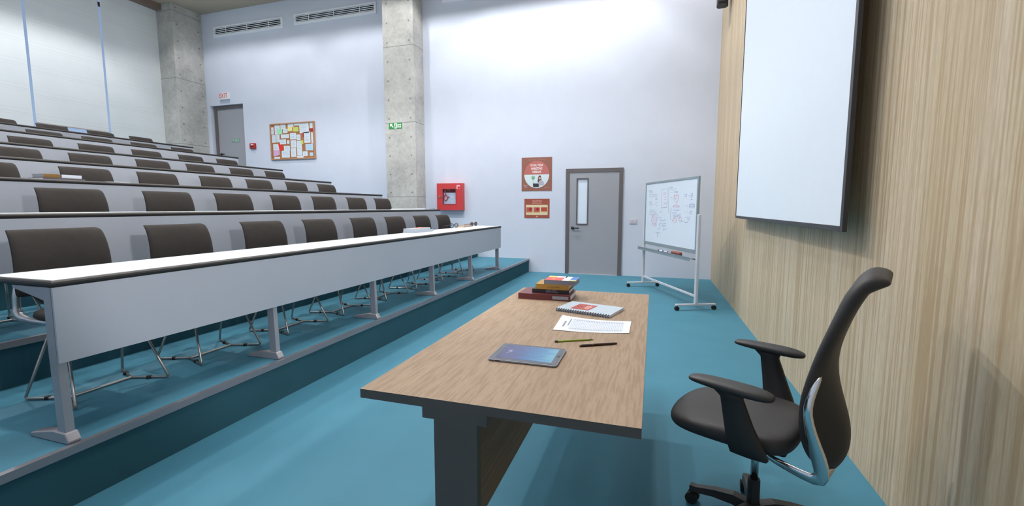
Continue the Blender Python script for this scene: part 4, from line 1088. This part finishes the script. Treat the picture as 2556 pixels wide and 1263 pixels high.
# under-seat mechanism
bm = bmesh.new(); box(bm, -0.12, 0.08, -0.10, 0.10, 0.385, 0.43, bev=0.015)
obj('tilt_mechanism', bm, M['black'], oc)
for s in (-1, 1):
    # chrome side support: from under the seat back to the corner, up along the backrest edge
    P_ = [(-0.060, s * 0.165, 0.415), (-0.10, s * 0.195, 0.418), (-0.19, s * 0.222, 0.412), (-0.245, s * 0.222, 0.405), (-0.245, s * 0.222, 0.455), (-0.218, s * 0.224, 0.53), (-0.196, s * 0.228, 0.61), (-0.190, s * 0.226, 0.66), (-0.203, s * 0.216, 0.72), (-0.222, s * 0.204, 0.775)]
    bm = bmesh.new(); rings = []
    W_ = [0.012, 0.014, 0.018, 0.030, 0.030, 0.022, 0.016, 0.015, 0.013, 0.006]
    for i, p in enumerate(P_):
        p = Vector(p); a = (Vector(P_[i]) - Vector(P_[i - 1])) if i else Vector(P_[1]) - Vector(P_[0]); b = (Vector(P_[i + 1]) - Vector(P_[i])) if i < len(P_) - 1 else a
        dd = (a.normalized() + b.normalized()).normalized(); side = Vector((0, 1, 0)); nrm = dd.cross(side).normalized(); w = W_[i]
        rings.append([p + w * (math.cos(q) * nrm) + 0.009 * math.sin(q) * side for q in [2 * PI * k / 10 for k in range(10)]])
    loft(bm, rings); o = obj('back_support', bm, M['chrome'], oc, smooth=True); subsurf(o, 1)
    # armrest
    pad = bmesh.new(); R2 = []
    for (a, w, zt_, zb_) in ((0.185, 0.018, 0.703, 0.690), (0.165, 0.034, 0.711, 0.686), (0.10, 0.042, 0.713, 0.680), (0.0, 0.046, 0.712, 0.674), (-0.06, 0.044, 0.708, 0.672), (-0.095, 0.030, 0.700, 0.674), (-0.108, 0.014, 0.692, 0.680)):
        zc_ = (zt_ + zb_) / 2; hz_ = (zt_ - zb_) / 2
        R2.append([(a, s * 0.30 + w * math.copysign(abs(math.cos(q)) ** .6, math.cos(q)), zc_ + hz_ * math.copysign(abs(math.sin(q)) ** .7, math.sin(q))) for q in [2 * PI * k / 12 for k in range(12)]])
    loft(pad, R2); ap = obj('armrest', pad, M['black'], oc, smooth=True); subsurf(ap, 1)
    pb = bmesh.new(); R3 = []
    for (z, a0, a1, y, ty) in ((0.682, -0.012, 0.092, 0.298, 0.020), (0.655, -0.004, 0.066, 0.296, 0.016), (0.56, -0.040, 0.052, 0.290, 0.015), (0.48, -0.074, 0.042, 0.276, 0.016), (0.44, -0.088, 0.032, 0.262, 0.018), (0.425, -0.070, 0.02, 0.235, 0.02)):
        R3.append([(a0, s * (y - ty), z), ((a0 + a1) / 2, s * (y - ty * 1.2), z), (a1, s * (y - ty), z), (a1 + 0.004, s * y, z), (a1, s * (y + ty), z), ((a0 + a1) / 2, s * (y + ty * 1.2), z), (a0, s * (y + ty), z), (a0 - 0.004, s * y, z)])
    loft(pb, R3); obj('armrest_post', pb, M['black'], ap, smooth=True)
# crossbar between the chrome corners
obj('rear_crossbar', tube(bmesh.new(), [(-0.245, -0.21, 0.405), (-0.262, 0, 0.392), (-0.245, 0.21, 0.405)], 0.013, 10), M['chrome'], oc, smooth=True)
bm = bmesh.new(); cyl(bm, (0.005, 0, 0.20), (0.005, 0, 0.39), 0.0155, 20); obj('gas_lift', bm, M['chrome'], oc, smooth=True)
bm = bmesh.new(); cyl(bm, (0.005, 0, 0.055), (0.005, 0, 0.212), 0.026, 8, r2=0.024); obj('lift_sleeve', bm, M['black'], oc)
for k in range(5):
    a = math.radians(2 + 72 * k); ca, sa = math.cos(a), math.sin(a)
    bm = bmesh.new(); R4 = []
    for (r_, z_, w_2, h_2) in ((0.02, 0.085, 0.026, 0.022), (0.08, 0.095, 0.024, 0.020), (0.16, 0.088, 0.021, 0.015), (0.235, 0.072, 0.019, 0.012), (0.26, 0.070, 0.018, 0.014)):
        R4.append([(r_ * ca - w_2 * y_ * sa, r_ * sa + w_2 * y_ * ca, z_ + h_2 * q_) for y_, q_ in ((-1, -1), (1, -1), (.8, 1), (-.8, 1))])
    loft(bm, R4); lg = obj('base_arm', bm, M['black'], oc)
    bm = bmesh.new(); cx_, cy_ = 0.25 * ca, 0.25 * sa
    for q in (-1, 1): cyl(bm, (cx_ - q * 0.006 * sa, cy_ + q * 0.006 * ca, 0.026), (cx_ - q * 0.024 * sa, cy_ + q * 0.024 * ca, 0.026), 0.026, 14)
    cyl(bm, (cx_, cy_, 0.026), (cx_, cy_, 0.06), 0.007, 8)
    obj('castor', bm, M['rubber'], lg)
